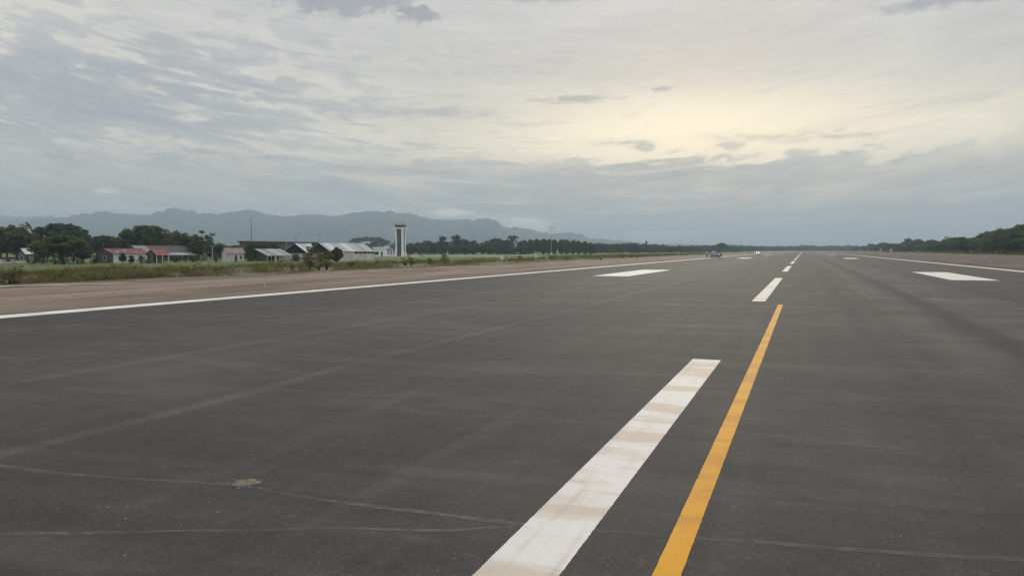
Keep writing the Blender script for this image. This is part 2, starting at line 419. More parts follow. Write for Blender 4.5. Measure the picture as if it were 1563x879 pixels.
# dusty paving lanes and joints
def band(c0, w, soft):
    q = t.m('ABSOLUTE', t.m('SUBTRACT', xw, c0))
    return t.m('SUBTRACT', 1.0, t.sstep(q, w, w + soft))
brk = t.sstep(dust1, 0.30, 0.58)
dz_ = t.m('ADD', dz_, t.m('MULTIPLY', t.m('MULTIPLY', band(-7.9, 0.03, 0.24), 0.32), brk))
dz_ = t.m('ADD', dz_, t.m('MULTIPLY', t.m('MULTIPLY', band(-12.0, 0.04, 0.3), 0.22), brk))
dz_ = t.m('ADD', dz_, t.m('MULTIPLY', t.m('MULTIPLY', band(12.4, 0.05, 0.35), 0.25), brk))
dz_ = t.m('ADD', dz_, t.m('MULTIPLY', band(-12.5, 2.2, 3.0), 0.12))
dz_ = t.m('ADD', dz_, t.m('MULTIPLY', t.m('MULTIPLY', band(3.2, 0.2, 0.7), 0.24), brk))
dz_ = t.m('ADD', dz_, t.m('MULTIPLY', t.m('MULTIPLY', band(6.4, 0.7, 1.6), 0.28), brk))
col = t.mix(t.m('MULTIPLY', dz_, 0.64, clamp=True), col, (0.215, 0.190, 0.163))
col = t.mix(t.m('MULTIPLY', band(4.5, 0.15, 0.45), 0.75), col, (0.028, 0.027, 0.026))
col = t.mix(t.m('MULTIPLY', t.m('MULTIPLY', band(8.6, 0.10, 0.5), t.sstep(dust2, 0.35, 0.6)), 0.55), col, (0.030, 0.029, 0.028))
col = t.mix(t.m('MULTIPLY', t.m('MULTIPLY', band(1.6, 0.08, 0.4), t.sstep(dust2, 0.35, 0.6)), 0.45), col, (0.030, 0.029, 0.028))
col = t.mix(t.m('MULTIPLY', band(-16.0, 0.06, 0.25), 0.55), col, (0.05, 0.048, 0.047))
col = t.mix(t.m('MULTIPLY', band(-6.9, 0.35, 0.8), 0.25), col, (0.05, 0.048, 0.047))
bsdf(t, out, col, t.m('ADD', 0.78, t.m('MULTIPLY', agg2, 0.2)), 0.32, bump=t.m('ADD', agg, t.m('MULTIPLY', agg2, 0.6)), bstr=0.5, bdist=0.008)
M['asphalt'] = m

m, t, out = new_mat('crack_dust')
p = pos(t)
f = t.noise(p, 7.0, 5, 0.7)
b = t.node('ShaderNodeBsdfPrincipled'); b.inputs['Base Color'].default_value = (0.20, 0.188, 0.175, 1); b.inputs['Roughness'].default_value = 0.9
b.inputs['Specular IOR Level'].default_value = 0.2
tr = t.node('ShaderNodeBsdfTransparent'); ms = t.node('ShaderNodeMixShader')
big = t.noise(p, 0.55, 3, 0.5)
t.put(ms.inputs[0], t.m('MULTIPLY', t.sstep(f, 0.25, 0.60), t.m('ADD', 0.24, t.m('MULTIPLY', t.sstep(big, 0.34, 0.62), 0.40))))
t.l.new(tr.outputs[0], ms.inputs[1]); t.l.new(b.outputs[0], ms.inputs[2]); t.l.new(ms.outputs[0], out.inputs[0])
M['crack_dust'] = m

def paint(name, col, dirt, k, wear):
    m, t, out = new_mat(name)
    p = pos(t)
    across = t.noise(t.vm('MULTIPLY', p, (0.35, 1.5, 1)), 1.0, 6, 0.6, 0.4)
    along = t.noise(t.vm('MULTIPLY', p, (9.0, 0.5, 1)), 1.0, 5, 0.65)
    fine = t.noise(p, 45.0, 4, 0.7)
    cc = t.mix(t.m('MULTIPLY', t.sstep(across, 0.42, 0.60), k), col, dirt)
    cc = t.mix(t.m('MULTIPLY', t.sstep(along, 0.50, 0.75), k * 0.6), cc, tuple(x * 0.8 for x in dirt))
    flake = t.noise(p, 14.0, 6, 0.75)
    cc = t.mix(t.m('MULTIPLY', t.sstep(flake, 0.58, 0.66), wear), cc, tuple(x * 0.55 for x in dirt))
    cc = t.mix(t.m('MULTIPLY', t.sstep(fine, 0.62, 0.70), wear * 2.0), cc, (0.12, 0.11, 0.10))
    bsdf(t, out, cc, 0.75, 0.25, bump=fine, bstr=0.25, bdist=0.004)
    M[name] = m
paint('white_paint', (0.79, 0.745, 0.685), (0.60, 0.49, 0.375), 0.80, 0.30)
paint('edge_paint', (0.81, 0.78, 0.73), (0.64, 0.57, 0.48), 0.7, 0.2)
paint('yellow_paint', (0.74, 0.345, 0.012), (0.56, 0.255, 0.022), 0.75, 0.32)

m, t, out = new_mat('forest_slope')
p = pos(t)
f = t.noise(p, 0.004, 6, 0.6); g = t.noise(p, 0.0008, 4, 0.5)
bsdf(t, out, t.mix(f, (0.024, 0.045, 0.046), (0.066, 0.092, 0.088)), 0.95, 0.05)
M['forest_slope'] = m

# ================================================================== mesh helpers
class MB:
    def __init__(s): s.v = []; s.f = []
    def add(s, vs_, fs):
        k = len(s.v); s.v += [tuple(map(float, q)) for q in vs_]; s.f += [tuple(i + k for i in q) for q in fs]
        return s
    def box(s, x0, x1, y0, y1, z0, z1):
        return s.add([(x0,y0,z0),(x1,y0,z0),(x1,y1,z0),(x0,y1,z0),(x0,y0,z1),(x1,y0,z1),(x1,y1,z1),(x0,y1,z1)],
                     [(0,3,2,1),(4,5,6,7),(0,1,5,4),(1,2,6,5),(2,3,7,6),(3,0,4,7)])
    def prism(s, poly, axis, a0, a1):
        """poly: 2-D outline in the plane normal to axis; extruded a0..a1"""
        n = len(poly)
        def P(u, v, w): return (w, u, v) if axis == 'x' else (u, w, v) if axis == 'y' else (u, v, w)
        vs_ = [P(u, v, a0) for u, v in poly] + [P(u, v, a1) for u, v in poly]
        fs = [tuple(range(n))[::-1], tuple(range(n, 2 * n))] + [(i, (i + 1) % n, n + (i + 1) % n, n + i) for i in range(n)]
        return s.add(vs_, fs)
    def tube(s, pts, rads, n=7):
        pts = [Vector(q) for q in pts]; k = len(s.v); rings = []
        for i, q in enumerate(pts):
            dd = (pts[min(i + 1, len(pts) - 1)] - pts[max(i - 1, 0)]).normalized()
            a = dd.orthogonal().normalized(); b = dd.cross(a)
            r = rads[i] if isinstance(rads, (list, tuple)) else rads
            s.v += [tuple(q + (a * math.cos(2 * math.pi * j / n) + b * math.sin(2 * math.pi * j / n)) * r) for j in range(n)]
        for i in range(len(pts) - 1):
            for j in range(n):
                s.f.append((k + i * n + j, k + i * n + (j + 1) % n, k + (i + 1) * n + (j + 1) % n, k + (i + 1) * n + j))
        s.f.append(tuple(range(k, k + n))[::-1]); e0 = k + (len(pts) - 1) * n
        s.f.append(tuple(range(e0, e0 + n)))
        return s
    def disc(s, c, r, depth, axis='x', n=16):
        c = Vector(c)
        ax = {'x': Vector((1,0,0)), 'y': Vector((0,1,0)), 'z': Vector((0,0,1))}[axis]
        return s.tube([c - ax * depth / 2, c + ax * depth / 2], r, n)
    def mesh(s, name, mat, smooth=False):
        me = bpy.data.meshes.new(name); me.from_pydata(s.v, [], s.f)
        me.materials.append(M[mat] if isinstance(mat, str) else mat)
        if smooth: me.polygons.foreach_set('use_smooth', [True] * len(me.polygons))
        me.update(); return me
    def build(s, name, mat, parent=None, loc=(0,0,0), smooth=False):
        return link(name, s.mesh(name, mat, smooth), parent, loc)

def link(name, data, parent=None, loc=(0,0,0)):
    o = bpy.data.objects.new(name, data); COL.objects.link(o); o.location = loc
    if parent: o.parent = parent
    return o
def tag(o, label=None, cat=None, group=None, kind=None):
    if label: o['label'] = label
    if cat: o['category'] = cat
    if group: o['group'] = group
    if kind: o['kind'] = kind
    return o
def thing(name, loc, label, cat, group=None, rz=0.0):
    o = link(name, None, None, loc); o.rotation_euler = (0, 0, rz); o.empty_display_size = 0.5
    return tag(o, label, cat, group)
def copy_tree(o, parent=None):
    c2 = o.copy(); COL.objects.link(c2); c2.parent = parent
    for ch in o.children: copy_tree(ch, c2)
    return c2

def gz(x, y=0):
    """ground level: flat strip along the runway, falling 1.5 m towards the settlement on the left"""
    u = min(1.0, max(0.0, (-60.0 - x) / 60.0))
    return -1.5 * u * u * (3 - 2 * u)

# ================================================================== setting
# ground sheet
xs_ = [-15000, -9000, -5000, -2500, -1200, -700, -450, -300, -220, -170, -150, -135] + list(np.arange(-122, -46, 4.0)) + \
      [-46.5, -30, 0, 30, 60, 86, 90, 100, 120, 160, 240, 400, 800, 2000, 5000, 15000]
ys_ = [-15000, -4000, -1000, -300, -100, -40, 0, 40, 80, 120, 160, 200, 250, 300, 400, 500, 650, 800, 1100, 1500, 2200, 3500, 6000, 15000]
mb = MB()
for y in ys_:
    for x in xs_:
        z = gz(x) - (0.12 if -46.4 < x < 86 else 0.0)
        mb.v.append((x, y, z))
nx = len(xs_)
for j in range(len(ys_) - 1):
    for i in range(nx - 1):
        mb.f.append((j * nx + i, j * nx + i + 1, (j + 1) * nx + i + 1, (j + 1) * nx + i))
tag(mb.build('ground', 'grass_ground', smooth=True), kind='structure')

# bare-earth shoulders with ragged outer edges and ruts
def rut(x, y):
    return mnoise.noise(Vector((x * 0.5, y * 0.05, 7))) * 0.05 + mnoise.noise(Vector((x * 1.1, y * 0.4, 2))) * 0.035
def shoulder(name, x_in, x_out, y0, y1, mat):
    mb = MB(); n = 16
    y = y0; rows = 0
    while y <= y1:
        wob = mnoise.noise(Vector((y * 0.03, x_out, 0))) * 1.6 + mnoise.noise(Vector((y * 0.17, 3, x_out))) * 0.7
        for i in range(n + 1):
            u = i / n
            x = x_in + (x_out + wob - x_in) * u
            h = rut(x, y) * min(1, u * 6) * (1 if u < 0.93 else 0.4)
            mb.v.append((x, y, -0.02 + h - (0.02 if u == 1 else 0)))
        rows += 1
        y += 2.0 if y < 300 else 12.0
    for j in range(rows - 1):
        for i in range(n):
            k = j * (n + 1) + i
            q = (k, k + 1, k + n + 2, k + n + 1)
            mb.f.append(q if x_out > x_in else q[::-1])
    return tag(mb.build(name, mat, smooth=True), kind='structure')
shoulder('dirt_shoulder_left', -24.9, -46.6, -60, 2200, 'bare_earth')
shoulder('dirt_shoulder_right', 21.4, 86.0, -60, 2200, 'bare_earth_grey')

# runway with its markings as parts
RX = -1.75
runway = tag(MB().add([(-25.2, -80, 0), (21.7, -80, 0), (21.7, 2050, 0), (-25.2, 2050, 0)], [(0, 1, 2, 3)]).build('runway', 'asphalt'), kind='structure')
def sheet(name, x0, x1, y0, y1, mat, z=0.004, nseg=1):
    mb = MB()
    n = max(1, int(nseg))
    for i in range(n + 1):
        y = y0 + (y1 - y0) * i / n
        j0, j1 = (random.uniform(-1, 1) * 0.0025 for _ in range(2)) if n > 1 else (0, 0)
        mb.v += [(x0 + j0, y, z), (x1 + j1, y, z)]
    mb.f = [(2 * i, 2 * i + 1, 2 * i + 3, 2 * i + 2) for i in range(n)]
    return mb.build(name, mat, runway)
sheet('edge_line', RX - 23.1, RX - 22.0, -80, 2050, 'edge_paint')
sheet('edge_line', RX + 22.0, RX + 23.1, -80, 2050, 'edge_paint')
for k in range(-2, 38):
    y0 = 34.7 + 49.4 * k + (0.9 if k < 0 else 0.0)
    sheet('centreline_stripe', RX - 0.27, RX + 0.27, y0, y0 + 29.6, 'white_paint', nseg=900 if k < 0 else 200 if k < 1 else 1)
for k in range(0, 5):
    y0 = 64.3 + 150 * k
    for s_ in (-1, 1):
        xa, xb = sorted((RX + s_ * 11.8, RX + s_ * 14.85))
        sheet('touchdown_block', xa, xb, y0, y0 + 22.5, 'edge_paint')
sheet('taxi_lead_in_line', RX + 0.845, RX + 1.025, -30, 32.9, 'yellow_paint', nseg=1500)

# pale dusty cracks that wander across the asphalt
def ribbon(name, pts_px, w, mat='crack_dust', z=0.0025):
    pts = [Vector((*onroad(*q), 0)) for q in pts_px]
    dense = []
    for i in range(len(pts) - 1):
        p0, p1_, p2_, p3_ = pts[max(i - 1, 0)], pts[i], pts[i + 1], pts[min(i + 2, len(pts) - 1)]
        n = max(4, int((p2_ - p1_).length / 0.18))
        for k in range(n):
            u = k / n
            dense.append(0.5 * ((2 * p1_) + (p2_ - p0) * u + (2 * p0 - 5 * p1_ + 4 * p2_ - p3_) * u * u + (3 * p1_ - p0 - 3 * p2_ + p3_) * u ** 3))
    dense.append(pts[-1])
    mb = MB()
    for i, q in enumerate(dense):
        dd = (dense[min(i + 1, len(dense) - 1)] - dense[max(i - 1, 0)]).normalized()
        nn = Vector((-dd.y, dd.x, 0))
        q = q + nn * (mnoise.noise(Vector((i * 0.35, pts[0].x, 0))) * 0.025)
        ww = w * (0.6 + 0.6 * abs(mnoise.noise(Vector((i * 0.21, 5, pts[0].y)))))
        if i in (0, len(dense) - 1): ww *= 0.2
        a_, b_ = q + nn * ww / 2, q - nn * ww / 2
        mb.v += [(a_.x, a_.y, z), (b_.x, b_.y, z)]
    mb.f = [(2 * i, 2 * i + 1, 2 * i + 3, 2 * i + 2) for i in range(len(dense) - 1)]
    return mb.build(name, mat, runway)
ribbon('dusty_crack', [(-80, 707), (0, 715), (110, 729), (350, 745), (470, 765), (640, 787), (800, 806), (1000, 823), (1180, 836), (1400, 853), (1640, 864)], 0.10)
ribbon('dusty_crack', [(-60, 822), (120, 820), (330, 816), (500, 813), (680, 816), (800, 807)], 0.085)
ribbon('dusty_crack', [(1036, 649), (1070, 655), (1100, 660), (1170, 667), (1290, 680), (1400, 690)], 0.08)
ribbon('dusty_crack', [(1080, 598), (1200, 602), (1290, 607), (1370, 613)], 0.045)
ribbon('dusty_crack', [(780, 626), (880, 634), (960, 640)], 0.04)
ribbon('dusty_crack', [(840, 586), (910, 590), (1000, 594)], 0.04)
ribbon('dusty_crack', [(1190, 513), (1230, 514), (1275, 516)], 0.08)
ribbon('dusty_crack', [(530, 560), (580, 565), (630, 570)], 0.05)
ribbon('dusty_crack', [(210, 578), (300, 583), (390, 592)], 0.06)

# pale strip of hard earth at the left verge, apron round the tower
mb = MB()
for i in range(41):
    px = -30 + i * 6.0
    yl = 437.5 - 0.027 * (px)
    x0, y0 = onroad(px, yl + 1.6 - 0.0045 * i * 8); x1, y1 = onroad(px, yl - 1.2 + 0.02 * i)
    mb.v += [(x0, y0, rut(x0, y0) + 0.002), (x1, y1, rut(x1, y1) + 0.02)]
mb.f = [(2 * i, 2 * i + 1, 2 * i + 3, 2 * i + 2) for i in range(40)]
tag(mb.build('hard_earth_strip', 'pale_track'), kind='structure')
def ap(px, depth):
    x, y = at(px, depth); return (x, y, gz(x) + 0.05)
tag(MB().add([ap(566, 455), ap(640, 420), ap(648, 520), ap(560, 520)], [(0, 1, 2, 3)]).build('apron', 'concrete'), kind='structure')
tag(MB().add([ap(641, 462), ap(770, 485), ap(770, 545), ap(641, 525)], [(0, 1, 2, 3)]).build('taxiway', 'concrete'), kind='structure')
tag(MB().add([ap(780, 560), ap(812, 560), ap(812, 620), ap(780, 620)], [(0, 1, 2, 3)]).build('taxiway_far', 'concrete'), kind='structure')

# mountains ------------------------------------------------------------
SKYL = [(-260,345),(-120,340),(0,339),(13,336),(26,336.5),(39,337),(68,332.5),(94,332),(124,326),(142,325),(160,321),(179,325),(200,326.5),
        (228,327),(250,321),(271,316),(290,321),(310,325),(337,326),(364,321.6),(386,319.4),(408,326),(437,330.5),(457,327),(490,327),(503,329.6),
        (520,328),(537,324.5),(567,321.3),(578,322.5),(596,321.5),(608,324.5),(633,326),(643,330),(663,334.3),(686,335),(712,334.3),(736,334.3),
        (744,331.8),(755,335.4),(770,346.2),(790,347),(808,348),(817,352.6),(841,356),(872,354.3),(890,358),(902,363.5),(920,363.5),(936,366.5),
        (951,366.5),(959,368.4),(1000,373),(1060,379)]
def ridge(name, skyline, zr, zf, zb, seed, amp=0.16, nx=520, ns=42):
    px = np.array([q[0] for q in skyline], float); hh = (HORZ - np.array([q[1] for q in skyline], float)) / FPX * zr
    X = np.linspace(px[0], px[-1], nx); Hh = np.interp(X, px, hh)
    mb = MB()
    for j in range(ns):
        s_ = j / (ns - 1)
        depth = zf + (zb - zf) * s_
        r0 = (zr - zf) / (zb - zf)
        prof = (s_ / r0) if s_ < r0 else max(0, 1 - (s_ - r0) / (1 - r0))
        for i in range(nx):
            x, y = at(X[i], depth)
            sp = mnoise.noise(Vector((x * 0.0017, y * 0.0017, seed))) + 0.5 * mnoise.noise(Vector((x * 0.004, y * 0.004, seed + 3)))
            e = prof ** (1.25 - 0.45 * sp)
            cr = (mnoise.noise(Vector((X[i] * 0.11, seed, s_ * 9))) + 0.7 * mnoise.noise(Vector((X[i] * 0.31, seed, s_ * 14)))) * 12.0 * min(1, Hh[i] / 120)
            h = Hh[i] * e * (1 - amp * abs(sp) * (1 - prof)) + cr * (1 + 2 * (1 - prof)) * (prof > 0)
            mb.v.append((x, y, max(h, 0) * 1.0 + gz(x) - 0.3))
    for j in range(ns - 1):
        for i in range(nx - 1):
            k = j * nx + i
            mb.f.append((k, k + 1, k + nx + 1, k + nx))
    return tag(mb.build(name, 'forest_slope', smooth=True), kind='structure')
ridge('mountain_range', SKYL, 5800, 4000, 7200, 1.0)
ridge('mountain_range_far', [(-200, 332), (-60, 328), (0, 327), (30, 329), (60, 328), (80, 326), (95, 331), (130, 338), (200, 345)], 7200, 6800, 7700, 5.0, nx=90, ns=14)
ridge('mountain_range_low', [(960, 373), (1000, 371), (1030, 369), (1060, 371), (1085, 374), (1104, 371), (1113, 368.5), (1124, 371), (1150, 376), (1200, 380)], 8200, 7400, 9000, 9.0, nx=90, ns=14)

# low wooded hill behind the tower
def hill_h(px, depth):
    u = (px - 566) / 62.0; v = (depth - 1350) / 260.0
    return 20.0 * math.exp(-u * u) * math.exp(-v * v)
mb = MB(); nx, ns = 40, 24
for j in range(ns):
    for i in range(nx):
        px, dp = 400 + i * 8.5, 900 + j * 40
        x, y = at(px, dp); mb.v.append((x, y, gz(x) - 0.25 + hill_h(px, dp)))
for j in range(ns - 1):
    for i in range(nx - 1):
        k = j * nx + i; mb.f.append((k, k + 1, k + nx + 1, k + nx))
tag(mb.build('hill', 'forest_slope', smooth=True), kind='structure')

# ================================================================== trees
def leaf_quads(cent, size, up=0.35, rng=RNG, aspect=0.7):
    n = len(cent)
    nrm = rng.normal(size=(n, 3)); nrm[:, 2] = np.abs(nrm[:, 2]) + up * 2
    nrm /= np.linalg.norm(nrm, axis=1)[:, None]
    a = rng.normal(size=(n, 3)); a -= (a * nrm).sum(1)[:, None] * nrm; a /= np.linalg.norm(a, axis=1)[:, None]
    b = np.cross(nrm, a)
    s_ = (size * rng.uniform(0.55, 1.35, n))[:, None]
    v = np.stack([cent + a * s_, cent + b * s_ * aspect, cent - a * s_, cent - b * s_ * aspect], 1).reshape(-1, 3)
    f = np.arange(4 * n).reshape(-1, 4)
    return v, f
def np_mesh(name, v, f, mat):
    me = bpy.data.meshes.new(name)
    me.vertices.add(len(v)); me.vertices.foreach_set('co', v.astype(np.float32).ravel())
    k = f.shape[1]
    me.loops.add(f.size); me.loops.foreach_set('vertex_index', f.astype(np.int32).ravel())
    me.polygons.add(len(f)); me.polygons.foreach_set('loop_start', np.arange(0, f.size, k, dtype=np.int32))
    me.materials.append(M[mat]); me.update(calc_edges=True); me.validate()
    return me

def tree_meshes(kind, mat, bark='bark', seed=0):
    """unit tree about 10 m tall; returns (trunk mesh, crown mesh)"""
    rng = np.random.default_rng(seed)
    cl = []      # clump centres with radii
    tb = MB()
    if kind == 'umbrella':       # rain tree: low fork, wide flat-topped crown in shelves
        R, z0, z1 = 7.5, 5.0, 10.0
        for _ in range(96):
            r = R * math.sqrt(rng.random()); th = rng.random() * 2 * math.pi
            zt = z1 - (z1 - z0) * 0.62 * (r / R) ** 2.2 - rng.random() ** 1.4 * 3.6
            cl.append((r * math.cos(th), r * math.sin(th), zt - 0.3, 1.0 + rng.random() * 0.6, 0.55))
        fork = 2.6; nb = 8; tr = 0.42
    elif kind == 'round':
        for _ in range(60):
            v = rng.normal(size=3); v /= np.linalg.norm(v); r = rng.random() ** 0.4
            cl.append((v[0] * 3.6 * r, v[1] * 3.6 * r, 6.0 + v[2] * 3.5 * r, 0.9 + rng.random() * 0.5, 0.8))
        fork = 2.6; nb = 7; tr = 0.3
    elif kind == 'full':         # crown down to the ground: woodland edge
        for _ in range(80):
            v = rng.normal(size=3); v /= np.linalg.norm(v); r = rng.random() ** 0.4
            zz_ = 5.2 + v[2] * 4.4 * r
            cl.append((v[0] * 3.3 * r, v[1] * 3.3 * r, zz_, 0.9 + rng.random() * 0.6, 0.8))
        fork = 2.0; nb = 7; tr = 0.28
    elif kind == 'tall':         # irregular: two or three storeys
        for zc, rr, hh, n in ((8.4, 1.9, 1.3, 22), (6.0, 2.9, 1.5, 30), (3.8, 2.6, 1.4, 22)):
            ox, oy = rng.normal(size=2) * 0.6
            for _ in range(n):
                v = rng.normal(size=3); v /= np.linalg.norm(v); r = rng.random() ** 0.4
                cl.append((ox + v[0] * rr * r, oy + v[1] * rr * r, zc + v[2] * hh * r, 0.65 + rng.random() * 0.4, 0.75))
        fork = 3.0; nb = 7; tr = 0.26
    elif kind == 'sparse':       # open crown with sky between the limbs
        for _ in range(22):
            v = rng.normal(size=3); v /= np.linalg.norm(v); r = 0.45 + 0.55 * rng.random()
            cl.append((v[0] * 3.0 * r, v[1] * 3.0 * r, 6.8 + v[2] * 3.0 * r, 0.55 + rng.random() * 0.35, 0.6))
        fork = 2.8; nb = 11; tr = 0.2
    elif kind == 'feather':      # palm-like head over a leafy base
        for _ in range(40):
            v = rng.normal(size=3); v /= np.linalg.norm(v); r = rng.random() ** 0.5
            cl.append((v[0] * 2.6 * r, v[1] * 2.6 * r, 4.2 + v[2] * 3.0 * r, 0.8, 0.8))
        for k in range(14):
            th = k * 2.39996; el = 0.35 + 0.9 * rng.random()
            for q in range(6):
                u = (q + 1) / 6
                cl.append((math.cos(th) * 2.6 * u * math.cos(el), math.sin(th) * 2.6 * u * math.cos(el), 7.3 + 2.8 * u * math.sin(el) - 1.1 * u * u, 0.22, 0.5))
        fork = 6.5; nb = 3; tr = 0.22
    elif kind == 'shrub':        # stems from the ground, unit 2 m
        for _ in range(26):
            th = rng.random() * 6.28; r = rng.random() ** 0.6; z = 0.15 + rng.random() * 1.7
            w = 0.75 * (1.1 - 0.35 * z)
            cl.append((math.cos(th) * r * w, math.sin(th) * r * w, z, 0.20 + rng.random() * 0.12, 0.9))
        fork = 0.2; nb = 9; tr = 0.035
    elif kind == 'spindly':      # wiry weed stems with few leaves, unit 2 m
        for _ in range(18):
            th = rng.random() * 6.28; z = 0.2 + rng.random() * 1.8; r = 0.15 + 0.28 * z * rng.random()
            cl.append((math.cos(th) * r, math.sin(th) * r, z, 0.10 + rng.random() * 0.08, 1.1))
        fork = 0.1; nb = 10; tr = 0.02
    cl = np.array(cl)
    small = kind in ('shrub', 'spindly')
    per = {'umbrella': 85, 'round': 80, 'full': 75, 'tall': 60, 'sparse': 55, 'feather': 34, 'shrub': 26, 'spindly': 14}[kind]
    ls = {'umbrella': 0.34, 'round': 0.30, 'full': 0.32, 'tall': 0.27, 'sparse': 0.24, 'feather': 0.24, 'shrub': 0.075, 'spindly': 0.07}[kind]
    pts = []
    for (x, y, z, r, sq) in cl:
        v = rng.normal(size=(per, 3)); v /= np.linalg.norm(v, axis=1)[:, None]
        v *= (rng.random(per) ** 0.45)[:, None] * r
        v[:, 2] *= sq
        pts.append(v + (x, y, z))
    pts = np.concatenate(pts); pts[:, 2] = np.maximum(pts[:, 2], 0.08)
    v, f = leaf_quads(pts, ls, 0.3, rng)
    crown = np_mesh('crown', v, f, mat)
    if small:
        for k in range(nb):
            q = cl[rng.integers(len(cl))]
            tb.tube([(0, 0, -0.1), (q[0] * 0.5, q[1] * 0.5, q[2] * 0.55), (q[0], q[1], q[2])], [tr, tr * 0.6, tr * 0.3], 5)
    else:
        lean = rng.normal(size=2) * 0.25
        tb.tube([(0, 0, -0.3), (lean[0] * 0.3, lean[1] * 0.3, fork * 0.5), (lean[0], lean[1], fork), (lean[0] * 1.2, lean[1] * 1.2, fork + 1.2)],
                [tr * 1.35, tr, tr * 0.8, tr * 0.5], 8)
        order = rng.permutation(len(cl))[:nb * 2]
        for k in order:
            q = cl[k]
            mid = (lean[0] + (q[0] - lean[0]) * 0.45, lean[1] + (q[1] - lean[1]) * 0.45, fork + (q[2] - fork) * 0.62)
            tb.tube([(lean[0], lean[1], fork * 0.95), mid, (q[0], q[1], q[2])], [tr * 0.5, tr * 0.3, tr * 0.1], 6)
    return tb.mesh('trunk', bark, True), crown

TM = {}
for kind, mats in (('umbrella', ('leaf_dark', 'leaf_mid')), ('round', ('leaf_dark', 'leaf_mid', 'leaf_olive', 'leaf_light')), ('full', ('leaf_dark', 'leaf_mid')),
                   ('tall', ('leaf_dark', 'leaf_mid')), ('sparse', ('leaf_mid', 'leaf_olive')), ('feather', ('leaf_olive',)),
                   ('shrub', ('leaf_olive', 'leaf_light', 'leaf_dark', 'leaf_mid')), ('spindly', ('leaf_olive', 'leaf_light'))):
    for mt in mats:
        for sd in range(2 if kind in ('umbrella', 'round', 'full', 'tall', 'shrub') else 1):
            TM[(kind, mt, sd)] = tree_meshes(kind, mt, 'bark_pale' if kind == 'sparse' else 'bark', hash((len(kind), len(mt), sd)) % 1000 + 3 * sd)
UNIT = {'shrub': 2.0, 'spindly': 2.0}
WID = {'umbrella': 17.0, 'round': 9.0, 'full': 8.2, 'tall': 7.0, 'sparse': 7.4, 'feather': 6.5, 'shrub': 1.7, 'spindly': 1.0}
def tree(x, y, h, w, kind, mt, label, group=None, cat='tree', name=None, z=None, sd=None):
    key = (kind, mt, random.randrange(2) if sd is None else sd)
    if key not in TM: key = (kind, mt, 0)
    tm, cm = TM[key]
    nm = name or ('shrub' if kind in UNIT else 'tree')
    o = thing(nm, (x, y, gz(x) - 0.03 if z is None else z), label, cat, group, random.uniform(0, 6.28))
    sx = w / WID[kind]; sz = h / UNIT.get(kind, 10.0)
    o.scale = (sx, sx, sz)
    link('trunk' if kind not in UNIT else 'stem', tm, o)
    link('crown' if kind not in UNIT else 'foliage', cm, o)
    return o
def tree_px(px, top, width, depth, kind, mt, label, group=None, **kw):
    x, y = at(px, depth); g = gz(x)
    h = (HORZ - top) / FPX * depth + CAM_H - g
    return tree(x, y, h, width / FPX * depth, kind, mt, label, group, **kw)

# ---- left settlement trees, each its own
tree_px(26, 339, 66, 262, 'round', 'leaf_olive', 'olive-brown rounded tree beside the low white building', sd=0)
tree_px(2, 344, 46, 285, 'round', 'leaf_dark', 'dark round tree behind the low white flat-roofed building')
tree_px(92, 340.5, 92, 310, 'umbrella', 'leaf_dark', 'dark wide umbrella-crowned tree rising behind the patched white-roof shed', sd=0)
tree_px(98, 358, 72, 206, 'round', 'leaf_light', 'lighter green bushy tree in front of the patched-roof shed', sd=1)
tree_px(66, 362, 44, 214, 'round', 'leaf_light', 'small green tree half hiding the patched white-roof shed', sd=0)
tree_px(128, 372, 34, 212, 'round', 'leaf_olive', 'low olive tree standing at the dark gable of the red-roofed house')
tree_px(163, 359, 66, 330, 'umbrella', 'leaf_dark', 'low dome-crowned dark tree behind the red-roofed house', sd=1)
tree_px(222, 343.5, 82, 300, 'umbrella', 'leaf_dark', 'tall shelving rain tree behind the long rusty-roofed building', sd=0)
tree_px(252, 347, 58, 318, 'round', 'leaf_mid', 'dense rounded tree beside the tall shelving rain tree', sd=1)
tree_px(279, 352, 58, 290, 'round', 'leaf_light', 'mid green tree between the rain tree and the open-crowned tree', sd=0)
tree_px(312, 345.5, 42, 268, 'sparse', 'leaf_mid', 'open-crowned thin tree with sky showing through its branches')
tree_px(300, 368, 34, 285, 'round', 'leaf_dark', 'small dark tree at the foot of the open-crowned tree')
for px, tp, w_ in ((338, 374, 34), (360, 373, 30), (352, 375, 26), (327, 376, 24)):
    tree_px(px, tp, w_, 420, 'round', 'leaf_dark', 'low dark tree in the row behind the small pink-roofed house', 'low trees behind the pink-roofed house')
for px, tp, w_, dp in ((387, 369.5, 26, 288), (402, 370, 30, 286), (418, 372, 26, 288)):
    tree_px(px, tp, w_, dp, 'full', 'leaf_dark', 'dark leafy tree crowding the brick hall behind the zinc lean-to shed', 'trees in front of the brick hall')
tree_px(476, 368, 26, 236, 'sparse', 'leaf_olive', 'thin half-bare small tree in front of the twin gabled sheds')
tree_px(514, 377, 22, 238, 'full', 'leaf_dark', 'dark bushy small tree at the corner of the long warehouse')
tree_px(500, 383, 24, 232, 'round', 'leaf_mid', 'low green tree before the right gabled shed')
tree_px(188, 386, 12, 200, 'tall', 'leaf_dark', 'slim dark young tree before the white wall of the red-roofed house')
tree_px(200, 390, 12, 201, 'tall', 'leaf_dark', 'short dark young tree by the white wall of the red-roofed house')
tree_px(384, 382, 18, 262, 'full', 'leaf_dark', 'dark low tree at the open end of the zinc lean-to shed')
tree_px(372, 379, 14, 262, 'round', 'leaf_mid', 'small green tree beside the pink-roofed house')

